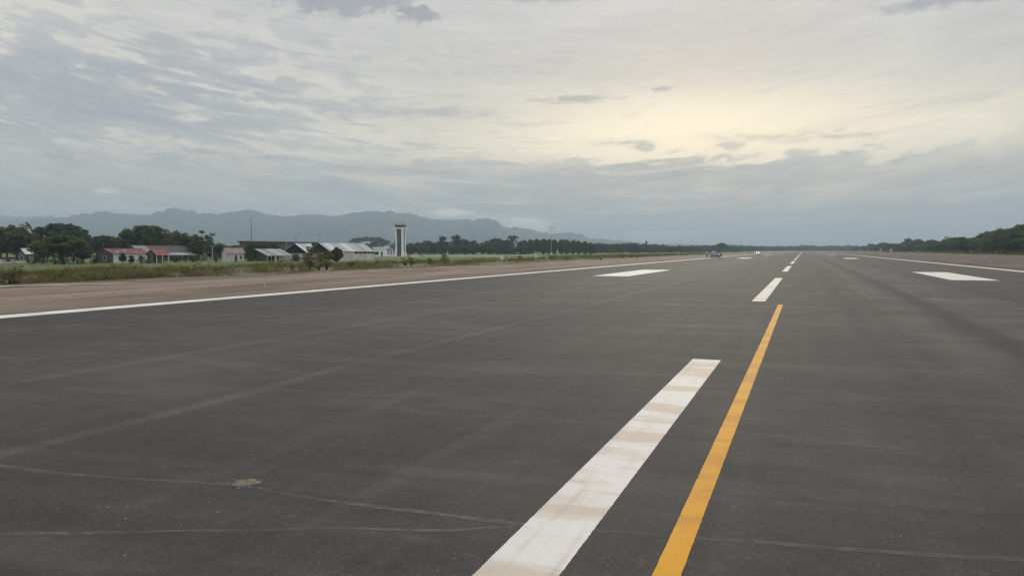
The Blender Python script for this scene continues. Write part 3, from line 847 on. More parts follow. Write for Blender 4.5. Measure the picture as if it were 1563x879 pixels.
for k in range(18):
    px = -8 + k * 20 + random.uniform(-5, 5)
    tp = np.interp(px, [0, 60, 130, 190, 290, 340], [362, 362, 364, 362, 364, 371]) + random.uniform(-3, 4)
    tree_px(px, tp, random.uniform(32, 46), random.uniform(330, 380), random.choice(('full', 'round')), random.choice(('leaf_dark', 'leaf_mid')),
            'dark tree in the thick belt behind the settlement houses', 'tree belt behind the settlement')

# ---- trees on and round the wooded hill behind the tower
GH = 'trees on the wooded hill'
for k in range(44):
    px = random.uniform(532, 618); dp = random.uniform(1010, 1480)
    x, y = at(px, dp)
    tree(x, y, random.uniform(5.5, 8.5), random.uniform(9, 14), random.choice(('round', 'full')), 'leaf_dark',
         'dark tree on the wooded hill behind the control tower', GH, z=gz(x) + hill_h(px, dp) - 0.6)

# ---- middle tree belt between the tower and the wood block
GM = 'trees in the belt beyond the grass by the tower'
belt = [(626, 371, 22), (640, 369, 24), (652, 366, 22), (664, 368, 22), (675, 360.5, 17), (686, 368, 22), (698, 358.5, 22), (709, 365, 22), (722, 367, 24),
        (736, 370, 22), (748, 365, 24), (758, 362, 28), (772, 365, 24), (796, 368, 18)]
for px, tp, w_ in belt:
    tree_px(px, tp, w_, random.uniform(690, 720), 'tall' if tp < 361 else random.choice(('round', 'full')), random.choice(('leaf_dark', 'leaf_dark', 'leaf_mid')),
            'dark tree in the belt beyond the grass beside the control tower', GM)
for k in range(16):
    px = 620 + k * 11.5 + random.uniform(-3, 3)
    tree_px(px, random.uniform(373, 378), random.uniform(18, 26), random.uniform(640, 680), 'full', random.choice(('leaf_dark', 'leaf_mid')),
            'dark tree in the belt beyond the grass beside the control tower', GM)
tree_px(783, 355.5, 24, 700, 'feather', 'leaf_olive', 'feathery palm-headed tree standing above the belt next to the square wood')

# ---- square block of wood
GW = 'trees of the square wood behind the wind mast'
for r_ in range(3):
    for k in range(12):
        px = 800 + k * 9.3 + random.uniform(-2, 2)
        tp = np.interp(px, [795, 820, 850, 880, 906], [366.5, 364.3, 364.5, 366, 370]) + random.uniform(-0.5, 1.4)
        tree_px(px, tp, random.uniform(11, 15), 680 + r_ * 26 + random.uniform(-6, 6), 'full', random.choice(('leaf_dark', 'leaf_dark', 'leaf_mid')),
                'dark tree in the square wood behind the thin wind mast', GW)
# ---- lower, farther line up to the runway end
GF = 'trees along the far field towards the runway end'
px = 905.0
while px < 1300:
    tp = np.interp(px, [905, 935, 965, 985, 1000, 1040, 1090, 1110, 1140, 1180, 1232], [371.5, 370.5, 369.5, 371.5, 372.5, 374, 374, 372.5, 374, 374.5, 374])
    dp = np.interp(px, [905, 1000, 1100, 1200, 1300], [900, 1050, 1400, 2150, 2300]) + random.uniform(-40, 40)
    tree_px(px, tp + random.uniform(-0.6, 1.2), random.uniform(14, 22), dp, random.choice(('full', 'full', 'round')), random.choice(('leaf_dark', 'leaf_mid')),
            'dark tree in the long low line across the far field', GF)
    if True:
        tree_px(px + 4, tp + random.uniform(2.5, 4.5), random.uniform(14, 20), dp * 0.93, 'full', random.choice(('leaf_dark', 'leaf_mid')),
                'dark tree in the long low line across the far field', GF)
    px += random.uniform(7.5, 11)
tree_px(1101, 370.5, 20, 1150, 'umbrella', 'leaf_dark', 'flat-topped tree standing just above the far tree line behind the silver car')
tree_px(986, 367.5, 5, 900, 'tall', 'leaf_dark', 'narrow upright tree poking above the far tree line')

# ---- right-hand row beside the bare earth
GR = 'trees lining the bare earth across the runway'
y = 285.0; row = []
while y < 2100:
    for r_ in range(3):
        if r_ < 2 or y < 700: row.append((96 + r_ * 14 + random.uniform(-3, 3), y + random.uniform(-4, 4), r_))
    y += 13.0 + max(0, y - 450) * 0.06
for X_, Y_, r_ in row:
    base_h = np.interp(Y_, [300, 420, 520, 620, 760, 900, 1200, 1900], [18.5, 20.0, 17.5, 14.5, 13.0, 14.5, 15.5, 16.5])
    h = base_h * (0.58, 0.90, 1.0)[r_] * (0.92 + 0.35 * mnoise.noise(Vector((Y_ * 0.02, r_ * 3.0, 1.0)))) * random.uniform(0.78, 1.14)
    kind = random.choice(('umbrella', 'umbrella', 'round', 'tall')) if r_ else random.choice(('full', 'full', 'round'))
    if r_ == 2: kind = random.choice(('tall', 'umbrella', 'round', 'full'))
    w = h * random.uniform(0.95, 1.3) * (1.25 if kind == 'umbrella' else 0.95) * (1.5 if r_ == 0 else 1.0)
    lb = ('low leafy tree on the bare-earth edge of the row across the runway', 'spreading dark tree in the row lining the bare earth across the runway', 'tall dark tree at the back of the row across the runway')[r_]
    tree(X_, Y_, h, w, kind, random.choice(('leaf_dark', 'leaf_mid', 'leaf_mid', 'leaf_light' if kind == 'round' else 'leaf_mid')), lb, ('low front trees across the runway', GR, 'back trees across the runway')[r_])

# ================================================================== buildings (all square to the runway)
def frame(xl, xc, xr, depth):
    """near corner at column xc; end wall runs left to xl, side wall runs right to xr"""
    X0, Y0 = at(xc, depth)
    xa, ya = at(xl, 100.0); W_ = X0 - Y0 * xa / ya
    xb, yb = at(xr, 100.0); L_ = X0 * yb / xb - Y0
    return X0, Y0, W_, L_
def zpx(py, depth, g=-1.5):
    """height above the local ground of row py at that depth"""
    return (HORZ - py) / FPX * depth + CAM_H - g
def panels(parent, x0, x1, z0, z1, y0, y1, mats, step=1.9, th=0.05):
    """roof sheets side by side along Y from eave (x0,z0) to ridge (x1,z1)"""
    n = max(1, round((y1 - y0) / step)); st_ = (y1 - y0) / n
    for i in range(n):
        a_, b_ = y0 + i * st_ + 0.015, y0 + (i + 1) * st_ - 0.015
        dz1 = random.uniform(-0.015, 0.03); mb = MB()
        k = 5
        for j in range(k * 2 + 1):       # corrugated sheet
            yy = a_ + (b_ - a_) * j / (k * 2); cz = 0.025 if j % 2 else 0.0
            mb.v += [(x0, yy, z0 + cz + dz1), (x1, yy, z1 + cz + dz1), (x0, yy, z0 + cz + dz1 - th), (x1, yy, z1 + cz + dz1 - th)]
        for j in range(k * 2):
            q = 4 * j
            mb.f += [(q, q + 4, q + 5, q + 1), (q + 2, q + 3, q + 7, q + 6), (q, q + 2, q + 6, q + 4), (q + 1, q + 5, q + 7, q + 3)]
        e = 4 * k * 2
        mb.f += [(0, 1, 3, 2), (e, e + 2, e + 3, e + 1)]
        mb.build('roof_panel', random.choice(mats), parent)
def opening(parent, name, face, u0, u1, z0, z1, mat='glass', fr='white_wall', d=0.06):
    """window or door on face '+x' (x=0 plane, u along y) or '-y' (y=0 plane, u along -x)"""
    fw = 0.09
    mbf = MB(); mbp = MB()
    def bx(mb, a0, a1, b0, b1, e0, e1):
        if face == '+x': mb.box(e0, e1, a0, a1, b0, b1)
        else: mb.box(-a1, -a0, -e1, -e0, b0, b1)
    bx(mbf, u0 - fw, u1 + fw, z0 - fw, z0, 0.004, d); bx(mbf, u0 - fw, u1 + fw, z1, z1 + fw, 0.004, d)
    bx(mbf, u0 - fw, u0, z0, z1, 0.004, d); bx(mbf, u1, u1 + fw, z0, z1, 0.004, d)
    bx(mbp, u0, u1, z0, z1, 0.004, 0.02)
    o = mbf.build(name, fr, parent)
    mbp.build('pane' if name == 'window' else 'door_leaf', mat, o)
def gable_building(name, label, cat, xl, xc, xr, depth, eave_y, ridge_y, wall_mat, end_mat, roof_mats, L=None, over=0.35, group=None, base=None, lean=False):
    X0, Y0, W_, L_ = frame(xl, xc, xr, depth)
    if L: L_ = L
    g = gz(X0)
    o = thing(name, (X0, Y0, g), label, cat, group)
    he = zpx(eave_y, depth, g); hr = zpx(ridge_y, depth * 1.012, g)
    rx = -W_ if lean else -W_ / 2
    # walls: four separate faces with thickness
    MB().box(-0.2, 0, 0, L_, -0.1, he).build('side_wall', wall_mat, o)
    MB().box(-W_, -W_ + 0.2, 0, L_, -0.1, hr if lean else he).build('side_wall', wall_mat, o)
    prof = [(-W_ + 0.2, -0.1), (-0.2, -0.1), (-0.2, he)] + ([(-W_ + 0.2, hr)] if lean else [(rx, hr), (-W_ + 0.2, he)])
    MB().prism(prof, 'y', 0.003, 0.2).build('end_wall', end_mat, o)
    MB().prism(prof, 'y', L_ - 0.2, L_ - 0.003).build('end_wall', end_mat, o)
    sl = (hr - he) / (0 - rx)
    panels(o, over, rx, he - sl * over + 0.06, hr + 0.06, -over, L_ + over, roof_mats)
    if not lean: panels(o, -W_ - over, rx - 0.02, he - sl * over + 0.06, hr + 0.06, -over, L_ + over, roof_mats)
    if not lean: MB().tube([(rx, -over - 0.02, hr + 0.09), (rx, L_ + over + 0.02, hr + 0.09)], 0.09, 6).build('ridge_cap', roof_mats[0], o)
    return o, X0, Y0, W_, L_, he, hr

# low white building at the far left
X0, Y0, W_, L_ = frame(-40, 4, 22, 214)
g = gz(X0); o = thing('flat_building', (X0, Y0, g), 'low white flat-roofed building with dark roof slab beside the olive-brown tree', 'building')
MB().box(-W_, 0, 0, L_, -0.1, 1.35).build('wall', 'white_wall', o)
MB().box(-W_ - 0.4, 0.5, -0.4, L_ + 0.3, 1.36, 1.75).build('roof', 'dark_slab', o)
opening(o, 'window', '+x', 1.0, 2.2, 0.6, 1.1); opening(o, 'window', '-y', 2.0, 3.4, 0.55, 1.1)
X0, Y0, W_, L_ = frame(18, 24, 40, 217)
o = thing('boundary_wall', (X0, Y0, gz(X0)), 'low white boundary wall running on from the flat-roofed building', 'wall')
MB().box(-0.2, 0, 0, L_, -0.1, 0.75).build('wall', 'white_wall', o); MB().box(-0.26, 0.06, -0.03, L_ + 0.03, 0.752, 0.85).build('coping', 'concrete', o)

o, X0, Y0, W_, L_, he, hr = gable_building('shed', 'old shed with patched bright zinc roof half hidden by the small green trees', 'shed', 28, 40, 74, 226, 387, 380, 'dark_wood', 'grey_wall', ('zinc_bright', 'zinc_bright', 'zinc_old', 'rust_roof'))
opening(o, 'door', '+x', 1.2, 2.3, 0.0, 2.0, 'stained_white'); opening(o, 'window', '+x', 5.0, 6.2, 0.9, 1.9); opening(o, 'window', '-y', 1.2, 2.3, 0.9, 1.9)
o, X0, Y0, W_, L_, he, hr = gable_building('cottage', 'small whitewashed cottage glimpsed between the trees left of the red-roofed house', 'house', 96, 106, 136, 236, 387, 381, 'stained_white', 'grey_wall', ('rust_roof', 'zinc_old'))
opening(o, 'door', '+x', 1.0, 1.9, 0.0, 2.0, 'dark'); opening(o, 'window', '+x', 4.2, 5.4, 0.9, 1.9)

# red-roofed house
o, X0, Y0, W_, L_, he, hr = gable_building('red_roofed_house', 'long white house with faded red sheet roof and dark end wall', 'house', 146, 174, 229, 225, 387.3, 380, 'white_wall', 'dark_wood', ('red_roof', 'rust_roof', 'red_roof', 'zinc_old', 'red_roof'))
opening(o, 'door', '+x', L_ * 0.42, L_ * 0.42 + 1.0, 0.0, 2.1, 'grey_wall'); opening(o, 'window', '+x', L_ * 0.12, L_ * 0.12 + 1.3, 0.9, 2.0)
opening(o, 'window', '+x', L_ * 0.68, L_ * 0.68 + 1.5, 0.9, 2.0); opening(o, 'window', '-y', W_ * 0.4, W_ * 0.4 + 1.1, 0.9, 1.9)
for k in range(4):
    u = random.uniform(0.1, 0.9) * L_; q = random.uniform(0.25, 0.8)
    sl = (hr - he) / (W_ / 2)
    MB().prism([(-q * W_ / 2, he + sl * q * W_ / 2 + 0.12), (-q * W_ / 2 + 0.9, he + sl * (q * W_ / 2 - 0.9) + 0.12), (-q * W_ / 2 + 0.9, he + sl * (q * W_ / 2 - 0.9) + 0.15), (-q * W_ / 2, he + sl * q * W_ / 2 + 0.15)], 'y', u, u + random.uniform(0.3, 0.7)).build('roof_patch', 'zinc', o)
# porch house, brighter red
X0, Y0, W_, L_ = frame(224, 239, 258, 221)
g = gz(X0); o = thing('porch_house', (X0, Y0, g), 'small house with bright red roof over an open porch on posts', 'house')
he, hr = zpx(389, 221, g), zpx(381, 224, g)
MB().box(-W_, -1.6, 0.3, L_ - 0.2, -0.1, he + 0.2).build('wall', 'grey_wall', o)
for u in (0.15, L_ * 0.5, L_ - 0.15): MB().box(-0.15, 0.0, u - 0.08, u + 0.08, -0.1, he).build('post', 'white_wall', o)
panels(o, 0.4, -W_ / 2, he - 0.15, hr, -0.3, L_ + 0.3, ('red_bright',)); panels(o, -W_ - 0.3, -W_ / 2 - 0.02, he - 0.15, hr, -0.3, L_ + 0.3, ('red_roof',))
MB().prism([(-W_ + 0.05, he + 0.2), (-1.6, he + 0.2), (-W_ / 2, hr - 0.15)], 'y', 0.3, 0.5).build('gable', 'grey_wall', o)
MB().box(-1.59, -1.53, L_ * 0.62, L_ * 0.62 + 1.6, 0.3, 1.2).build('banner', 'red_bright', o)
MB().box(-1.59, -1.53, L_ * 0.18, L_ * 0.18 + 0.9, 0.0, 2.0).build('door', 'dark', o)
# long rusty-roofed building behind
o, X0, Y0, W_, L_, he, hr = gable_building('long_building', 'long dark building with rusty brown roof and pale patched eaves behind the red roofs', 'building', 190, 214, 317, 262, 384.5, 375.2, 'grey_wall', 'dark_wood', ('rust_roof', 'rust_roof', 'rust_roof', 'zinc_old'))
panels(o, 3.2, 0.30, he - 1.15, he - 0.25, L_ * 0.30, L_ * 0.78, ('zinc_bright', 'zinc', 'zinc_old'))
for k in range(6): MB().box(3.0, 3.12, L_ * (0.30 + 0.096 * k), L_ * (0.30 + 0.096 * k) + 0.12, -0.1, he - 1.12).build('awning_post', 'white_wall', o)
for k in range(4): opening(o, 'window', '+x', L_ * (0.12 + 0.22 * k), L_ * (0.12 + 0.22 * k) + 1.4, 1.0, 2.1)
# pink-roofed little house
o, X0, Y0, W_, L_, he, hr = gable_building('pink_roofed_house', 'small weathered whitish house with faded pink roof behind the verge', 'house', 339, 346, 373, 246, 385, 379, 'stained_white', 'stained_white', ('pink_wall', 'pink_wall', 'rust_roof'))
opening(o, 'door', '+x', L_ * 0.45, L_ * 0.45 + 1.0, 0.0, 2.0, 'dark'); opening(o, 'window', '+x', L_ * 0.75, L_ * 0.75 + 1.0, 0.9, 1.8)
# zinc lean-to shed on posts
X0, Y0, W_, L_ = frame(390, 408.5, 445, 262)
g = gz(X0); o = thing('lean_to_shed', (X0, Y0, g), 'open lean-to shed with sloping grey zinc roof on pale posts', 'shed')
he, hr = zpx(390, 262, g), zpx(380, 268, g)
panels(o, 0.5, -W_, he - 0.1, hr, -0.3, L_ + 0.3, ('zinc', 'zinc', 'zinc_old'))
MB().prism([(-W_ + 0.1, -0.1), (-0.4, -0.1), (-0.4, he - 0.1), (-W_ + 0.1, hr - 0.2)], 'y', 0.1, 0.2).build('end_wall', 'dark_wood', o)
MB().box(-W_, -W_ + 0.15, 0.2, L_, -0.1, hr - 0.2).build('back_wall', 'dark_wood', o)
for k in range(7): MB().box(-0.12, 0.0, L_ * k / 6.0 - 0.06, L_ * k / 6.0 + 0.06, -0.1, he - 0.06).build('post', 'white_wall', o)
MB().box(-0.4, -0.32, L_ * 0.33, L_ * 0.33 + 1.0, -0.1, 1.9).build('door', 'clean_white', o)
for k in range(3): MB().box(-0.5, -0.42, L_ * (0.5 + 0.12 * k), L_ * (0.5 + 0.12 * k) + 0.5, -0.1, 1.3).build('fence_panel', 'stained_white', o)
# brick hall behind
X0, Y0, W_, L_ = frame(366, 377, 512, 330)
g = gz(X0); o = thing('brick_hall', (X0, Y0, g), 'long brown brick hall with thin dark flat roof behind the sheds', 'building')
hh = zpx(370.2, 335, g)
MB().box(-W_, 0, 0, L_, -0.1, hh).build('wall', 'brick', o)
MB().box(-W_ - 0.5, 1.0, -0.8, L_ + 1.2, hh + 0.004, hh + 0.55).build('roof', 'dark_slab', o)
MB().box(0.004, 0.08, L_ * 0.42, L_ * 0.42 + 4.5, hh - 2.6, hh - 0.9).build('blue_panel', 'blue_sheet', o)
for k in range(7):
    opening(o, 'window', '+x', L_ * (0.06 + 0.13 * k), L_ * (0.06 + 0.13 * k) + 2.0, hh - 2.4, hh - 1.2) if k != 3 else None
# two gabled sheds
for nm, lb, xl, xc, xr, dp, ey, ry, L in (('gabled_shed', 'black-gabled shed with pale roof next to the zinc lean-to shed', 434.5, 468, 500, 276, 384.3, 372, 9.5),
                                         ('gabled_shed', 'black-gabled shed with pale roof nearest the long warehouse', 471, 504, 530, 258, 383, 371, 15)):
    o, X0, Y0, W_, L_, he, hr = gable_building(nm, lb, 'shed', xl, xc, xr, dp, ey, ry, 'stained_white', 'dark', ('zinc', 'zinc_bright', 'zinc'), L=L)
    MB().box(-W_ + 0.25, -0.25, -0.10, -0.004, -0.1, he * 0.8).build('lower_wall', 'pink_wall' if dp < 270 else 'stained_white', o)
    MB().box(-W_ * 0.62, -W_ * 0.34, -0.16, -0.104, -0.1, he * 0.74).build('door', 'dark_wood', o)
# long warehouse
o, X0, Y0, W_, L_, he, hr = gable_building('warehouse', 'long warehouse with pale zinc roof and stained white lower wall', 'warehouse', 486, 521, 571, 283, 383.5, 371, 'dark', 'stained_white', ('zinc', 'zinc', 'zinc', 'zinc_old'))
lw = he * 0.72; nb = 8
for k in range(nb): MB().box(0.004, 0.12, L_ * k / nb + 0.03, L_ * (k + 1) / nb - 0.03, -0.1, lw + random.uniform(-0.05, 0.05)).build('wall_panel', 'stained_white' if k % 3 else 'white_wall', o)
for k in range(nb + 1): MB().box(0.0, 0.2, max(0, L_ * k / nb - 0.1), L_ * k / nb + 0.1, lw + 0.06, he - 0.1).build('post', 'white_wall', o)
# white terminal building beside the tower
X0, Y0, W_, L_ = frame(570.5, 590.5, 600.5, 476)
g = gz(X0); o = thing('terminal_building', (X0, Y0, g), 'white modern low building with dark windows beside the control tower', 'building')
hh = zpx(379.2, 476, g)
MB().box(-W_, 0, 0, L_, -0.1, hh).build('wall', 'clean_white', o)
MB().box(-W_ - 0.4, 0.2, -0.7, L_ * 0.5, hh + 0.004, hh + 0.75).build('roof', 'clean_white', o)
MB().box(0.21, 1.2, -0.3, L_ + 0.5, hh - 0.9, hh - 0.45).build('canopy', 'dark_slab', o)
opening(o, 'window', '-y', W_ * 0.60, W_ * 0.96, 0.9, 2.7, 'glass', 'clean_white', 0.10); opening(o, 'door', '-y', W_ * 0.30, W_ * 0.44, 0.0, 2.7, 'glass', 'clean_white', 0.10)
opening(o, 'window', '+x', L_ * 0.16, L_ * 0.32, 1.0, 2.8, 'glass', 'clean_white', 0.10); opening(o, 'window', '+x', L_ * 0.60, L_ * 0.76, 1.0, 2.8, 'glass', 'clean_white', 0.10)

# control tower
X0, Y0, W_, L_ = frame(603.6, 615.2, 619.6, 472)
g = gz(X0)
o = thing('control_tower', (X0, Y0, g), 'tall white control tower with flared columns, dark glass sides and glazed cab', 'tower')
zt = zpx(349.6, 472, g); zb_ = zpx(347.6, 472, g); zc_ = zpx(343.6, 472, g); zr_ = zpx(341.8, 472, g)
cw = 1.02
for cx_, cy_ in ((-cw / 2, cw / 2), (-W_ + cw / 2, cw / 2), (-cw / 2, L_ - cw / 2), (-W_ + cw / 2, L_ - cw / 2)):
    mb = MB(); rings = []
    sx_ = 1 if cx_ > -W_ / 2 else -1; sy_ = -1 if cy_ < L_ / 2 else 1
    for zz_, fl in ((-0.2, 0.40), (1.0, 0.32), (3.5, 0.0), (zt - 5, 0.0), (zt - 0.6, 0.30), (zt, 0.42)):
        k = len(mb.v)
        x0_, x1_ = cx_ - cw / 2, cx_ + cw / 2; y0_, y1_ = cy_ - cw / 2, cy_ + cw / 2
        if sx_ > 0: x1_ += fl
        else: x0_ -= fl
        if sy_ < 0: y0_ -= fl
        else: y1_ += fl
        mb.v += [(x0_, y0_, zz_), (x1_, y0_, zz_), (x1_, y1_, zz_), (x0_, y1_, zz_)]
        if rings:
            for j in range(4): mb.f.append((k - 4 + j, k - 4 + (j + 1) % 4, k + (j + 1) % 4, k + j))
        rings.append(k)
    mb.f += [(3, 2, 1, 0), (rings[-1], rings[-1] + 1, rings[-1] + 2, rings[-1] + 3)]
    mb.build('column', 'clean_white', o)
MB().box(-W_ + cw * 0.6, -cw * 0.6, 0.45, L_ - 0.45, 0, zt).build('core', 'dark', o)
npan = 9
for k in range(npan):      # glass curtain wall in storeys, front and side
    z0_, z1_ = 0.3 + (zt - 0.5) * k / npan, 0.3 + (zt - 0.5) * (k + 1) / npan - 0.10
    MB().box(-W_ + cw + 0.02, -cw - 0.02, 0.32, 0.44, z0_, z1_).build('glass_panel', 'glass_grey', o)
    MB().box(-cw * 0.58, -cw * 0.46, cw + 0.02, L_ - cw - 0.02, z0_, z1_).build('glass_panel', 'glass', o)
MB().box(-W_ / 2 - 0.05, -W_ / 2 + 0.05, 0.22, 0.31, 0.3, zt).build('mullion', 'metal_grey', o)
MB().box(-W_ - 1.0, 1.0, -1.0, L_ + 1.0, zt + 0.004, zb_).build('balcony_slab', 'clean_white', o)
cab = MB().add([(-W_ + 0.1, 0.1, zb_), (-0.1, 0.1, zb_), (-0.1, L_ - 0.1, zb_), (-W_ + 0.1, L_ - 0.1, zb_),
                (-W_ - 0.2, -0.2, zc_), (0.2, -0.2, zc_), (0.2, L_ + 0.2, zc_), (-W_ - 0.2, L_ + 0.2, zc_)],
               [(0, 1, 5, 4), (1, 2, 6, 5), (2, 3, 7, 6), (3, 0, 4, 7), (4, 5, 6, 7), (3, 2, 1, 0)]).build('cab_glass', 'glass_grey', o)
for k in range(6):
    u = -W_ + 0.1 + (W_ - 0.2) * k / 5; u2 = -W_ - 0.2 + (W_ + 0.4) * k / 5
    MB().tube([(u, 0.05, zb_), (u2, -0.25, zc_)], 0.07, 5).build('cab_mullion', 'metal_grey', cab)
MB().box(-W_ - 0.7, 0.7, -0.7, L_ + 0.7, zc_ + 0.004, zr_).build('roof', 'metal_pale', o)
for a_ in range(2):
    rl = MB()
    for k in range(9):
        u = -W_ - 0.9 + (W_ + 1.8) * k / 8
        rl.tube([(u, -0.9, zb_), (u, -0.9, zb_ + 1.0)], 0.03, 4)
    rl.tube([(-W_ - 0.9, -0.9, zb_ + 1.0), (0.9, -0.9, zb_ + 1.0)], 0.035, 4)
    if a_ == 0: rl.build('railing', 'metal_pale', o)
zt2 = zpx(337, 472, g)
MB().tube([(-W_ * 0.62, L_ * 0.4, zr_), (-W_ * 0.62, L_ * 0.4, zt2)], 0.10, 6).build('antenna', 'metal_grey', o)
MB().disc((-W_ * 0.62, L_ * 0.4, zt2), 0.30, 0.35, 'z', 10).build('beacon', 'clean_white', o)
MB().tube([(-W_ * 0.25, L_ * 0.5, zr_), (-W_ * 0.25, L_ * 0.5, zr_ + 1.7)], 0.08, 6).tube([(-W_ * 0.25 - 0.6, L_ * 0.5, zr_ + 1.1), (-W_ * 0.25 + 0.6, L_ * 0.5, zr_ + 1.1)], 0.08, 6).build('antenna', 'metal_grey', o)
for u in (-W_ - 0.55, 0.55): MB().tube([(u, -0.5, zr_), (u, -0.5, zr_ + 1.3)], 0.035, 5).build('whip_antenna', 'metal_grey', o)

# small white houses on the wooded hill
for k in range(11):
    px = random.uniform(548, 600); dp = random.uniform(1080, 1200); x, y = at(px, dp)
    z = gz(x) + hill_h(px, dp) + 0.6
    o = thing('hillside_house', (x, y, z), 'tiny pale house among the trees of the wooded hill behind the tower', 'house', 'houses on the wooded hill')
    w_, l_ = random.uniform(3.5, 6), random.uniform(4, 6)
    MB().box(-w_, 0, 0, l_, -3.5, 2.0).build('wall', random.choice(('clean_white', 'white_wall')), o)
    MB().prism([(-w_ - 0.4, 2.01), (0.4, 2.01), (-w_ / 2, 3.0)], 'y', -0.4, l_ + 0.4).build('roof', random.choice(('zinc_bright', 'rust_roof', 'zinc')), o)
    opening(o, 'window', '-y', w_ * 0.3, w_ * 0.3 + 1.2, 0.6, 1.5)
# pale houses under the trees across the runway
for px, dp, w_, lb in ((1366, 850, 10.0, 'pale low house with grey roof under the trees across the runway'), (1349, 980, 6.0, 'small pale hut beside the low house across the runway')):
    x, y = at(px, dp); x = min(x, 93)
    o = thing('roadside_house', (92.0, y, 0), lb, 'house')
    MB().box(-2, 4, 0, w_ * 3, -0.1, 2.8).build('wall', 'stained_white', o)
    panels(o, -2.6, 1.0, 2.75, 4.0, -0.5, w_ * 3 + 0.5, ('zinc', 'zinc_old'), 3.0); panels(o, 4.6, 1.02, 2.75, 4.0, -0.5, w_ * 3 + 0.5, ('zinc_old',), 3.0)
    MB().box(-2.05, -2.004, w_, w_ + 1.2, 0, 2.0).build('door', 'dark', o)

# ================================================================== masts, poles, airfield equipment
def pole(name, label, cat, px, top, depth, r=0.09, mat='metal_grey', head=None):
    x, y = at(px, depth); g = gz(x); h = (HORZ - top) / FPX * depth + CAM_H - g
    o = thing(name, (x, y, g), label, cat)
    MB().tube([(0, 0, -0.2), (0, 0, h * 0.5), (0, 0, h)], [r * 1.3, r, r * 0.7], 6).build('pole', mat, o)
    if head == 'lamps':
        for s_ in (-1, 1):
            a_ = MB().tube([(0, 0, h - 0.15), (s_ * 0.6 * Rv[0], s_ * 0.6 * Rv[1], h)], 0.05, 5).build('arm', mat, o)
            MB().box(s_ * 0.75 - 0.3, s_ * 0.75 + 0.3, -0.15 + s_ * 0.25, 0.15 + s_ * 0.25, h - 0.02, h + 0.16).build('lamp_head', mat, a_)
    elif head == 'antenna':
        for k in range(4): MB().tube([(-0.5, 0, h * (0.45 - 0.05 * k)), (0.5, 0.2, h * (0.45 - 0.05 * k))], 0.05, 4).build('cross_bar', mat, o)
        MB().tube([(0, 0, h), (0, 0, h + 0.8)], 0.03, 4).build('tip', mat, o)
    elif head == 'flood':
        MB().box(-0.9, 0.9, -0.15, 0.15, h - 0.1, h + 0.1).build('cross_arm', mat, o)
        for k in (-0.75, 0, 0.75): MB().box(k - 0.25, k + 0.25, -0.45, -0.16, h - 0.2, h + 0.35).build('floodlight', 'metal_pale', o)
    elif head == 'wires':
        MB().box(-0.8, 0.8, -0.07, 0.07, h - 0.5, h - 0.35).build('cross_arm', 'dark_wood', o)
        for k in (-0.65, 0, 0.65): MB().tube([(k, 0, h - 0.35), (k, 0, h - 0.1)], 0.06, 6).build('insulator', 'metal_pale', o)
    return o
pole('radio_mast', 'tall thin radio mast rising behind the left end of the brick hall', 'mast', 384.5, 333.5, 345, 0.16, head='antenna')
pole('lamp_post', 'double-headed lamp post in front of the brick hall', 'lamp post', 437.5, 358.5, 306, 0.09, 'metal_pale', 'lamps')
pole('lamp_post', 'double-headed lamp post behind the twin gabled sheds', 'lamp post', 487.5, 359, 312, 0.08, 'metal_grey', 'lamps')
pole('aerial', 'short aerial behind the roof of the brick hall', 'antenna', 452.3, 362.5, 352, 0.12, head='lamps')
pole('floodlight_mast', 'slender floodlight mast behind the long warehouse', 'floodlight mast', 530.5, 354, 470, 0.07, 'metal_pale', 'flood')
pole('utility_pole', 'pale utility pole beside the open-crowned tree', 'utility pole', 324.8, 374.5, 240, 0.10, 'metal_pale', 'wires')
pole('utility_pole', 'thin pole standing on the far field behind the silver car', 'utility pole', 1130.5, 368.5, 1100, 0.22, 'metal_grey', 'wires')

# wind mast
x, y = at(841.3, 250); g = gz(x)
o = thing('wind_mast', (x, y, g), 'tall slim wind mast with two sensors on a crossbar', 'mast')
h = (HORZ - 346) / FPX * 250 + CAM_H - g
MB().tube([(0, 0, -0.1), (0, 0, 3.0), (0, 0, h)], [0.10, 0.075, 0.05], 7).build('pole', 'metal_pale', o)
a_ = MB().tube([(-0.85 * Rv[0], -0.85 * Rv[1], h - 0.45), (0.85 * Rv[0], 0.85 * Rv[1], h - 0.45)], 0.035, 5).build('crossbar', 'metal_grey', o)
for s_ in (-1, 1):
    c_ = Vector((s_ * 0.85 * Rv[0], s_ * 0.85 * Rv[1], h - 0.45))
    mb = MB().tube([c_, c_ + Vector((0, 0, 0.35))], 0.05, 6)
    for k in range(3):
        th = k * 2.094
        mb.tube([c_ + Vector((0, 0, 0.38)), c_ + Vector((0.18 * math.cos(th), 0.18 * math.sin(th), 0.38))], 0.03, 5)
    mb.build('wind_sensor', 'black_trim', a_)
MB().box(-0.28, 0.28, -0.25, 0.25, 0.25, 1.05).build('cabinet', 'clean_white', o)
MB().box(-0.5, 0.5, -0.5, 0.5, -0.1, 0.24).build('plinth', 'concrete', o)

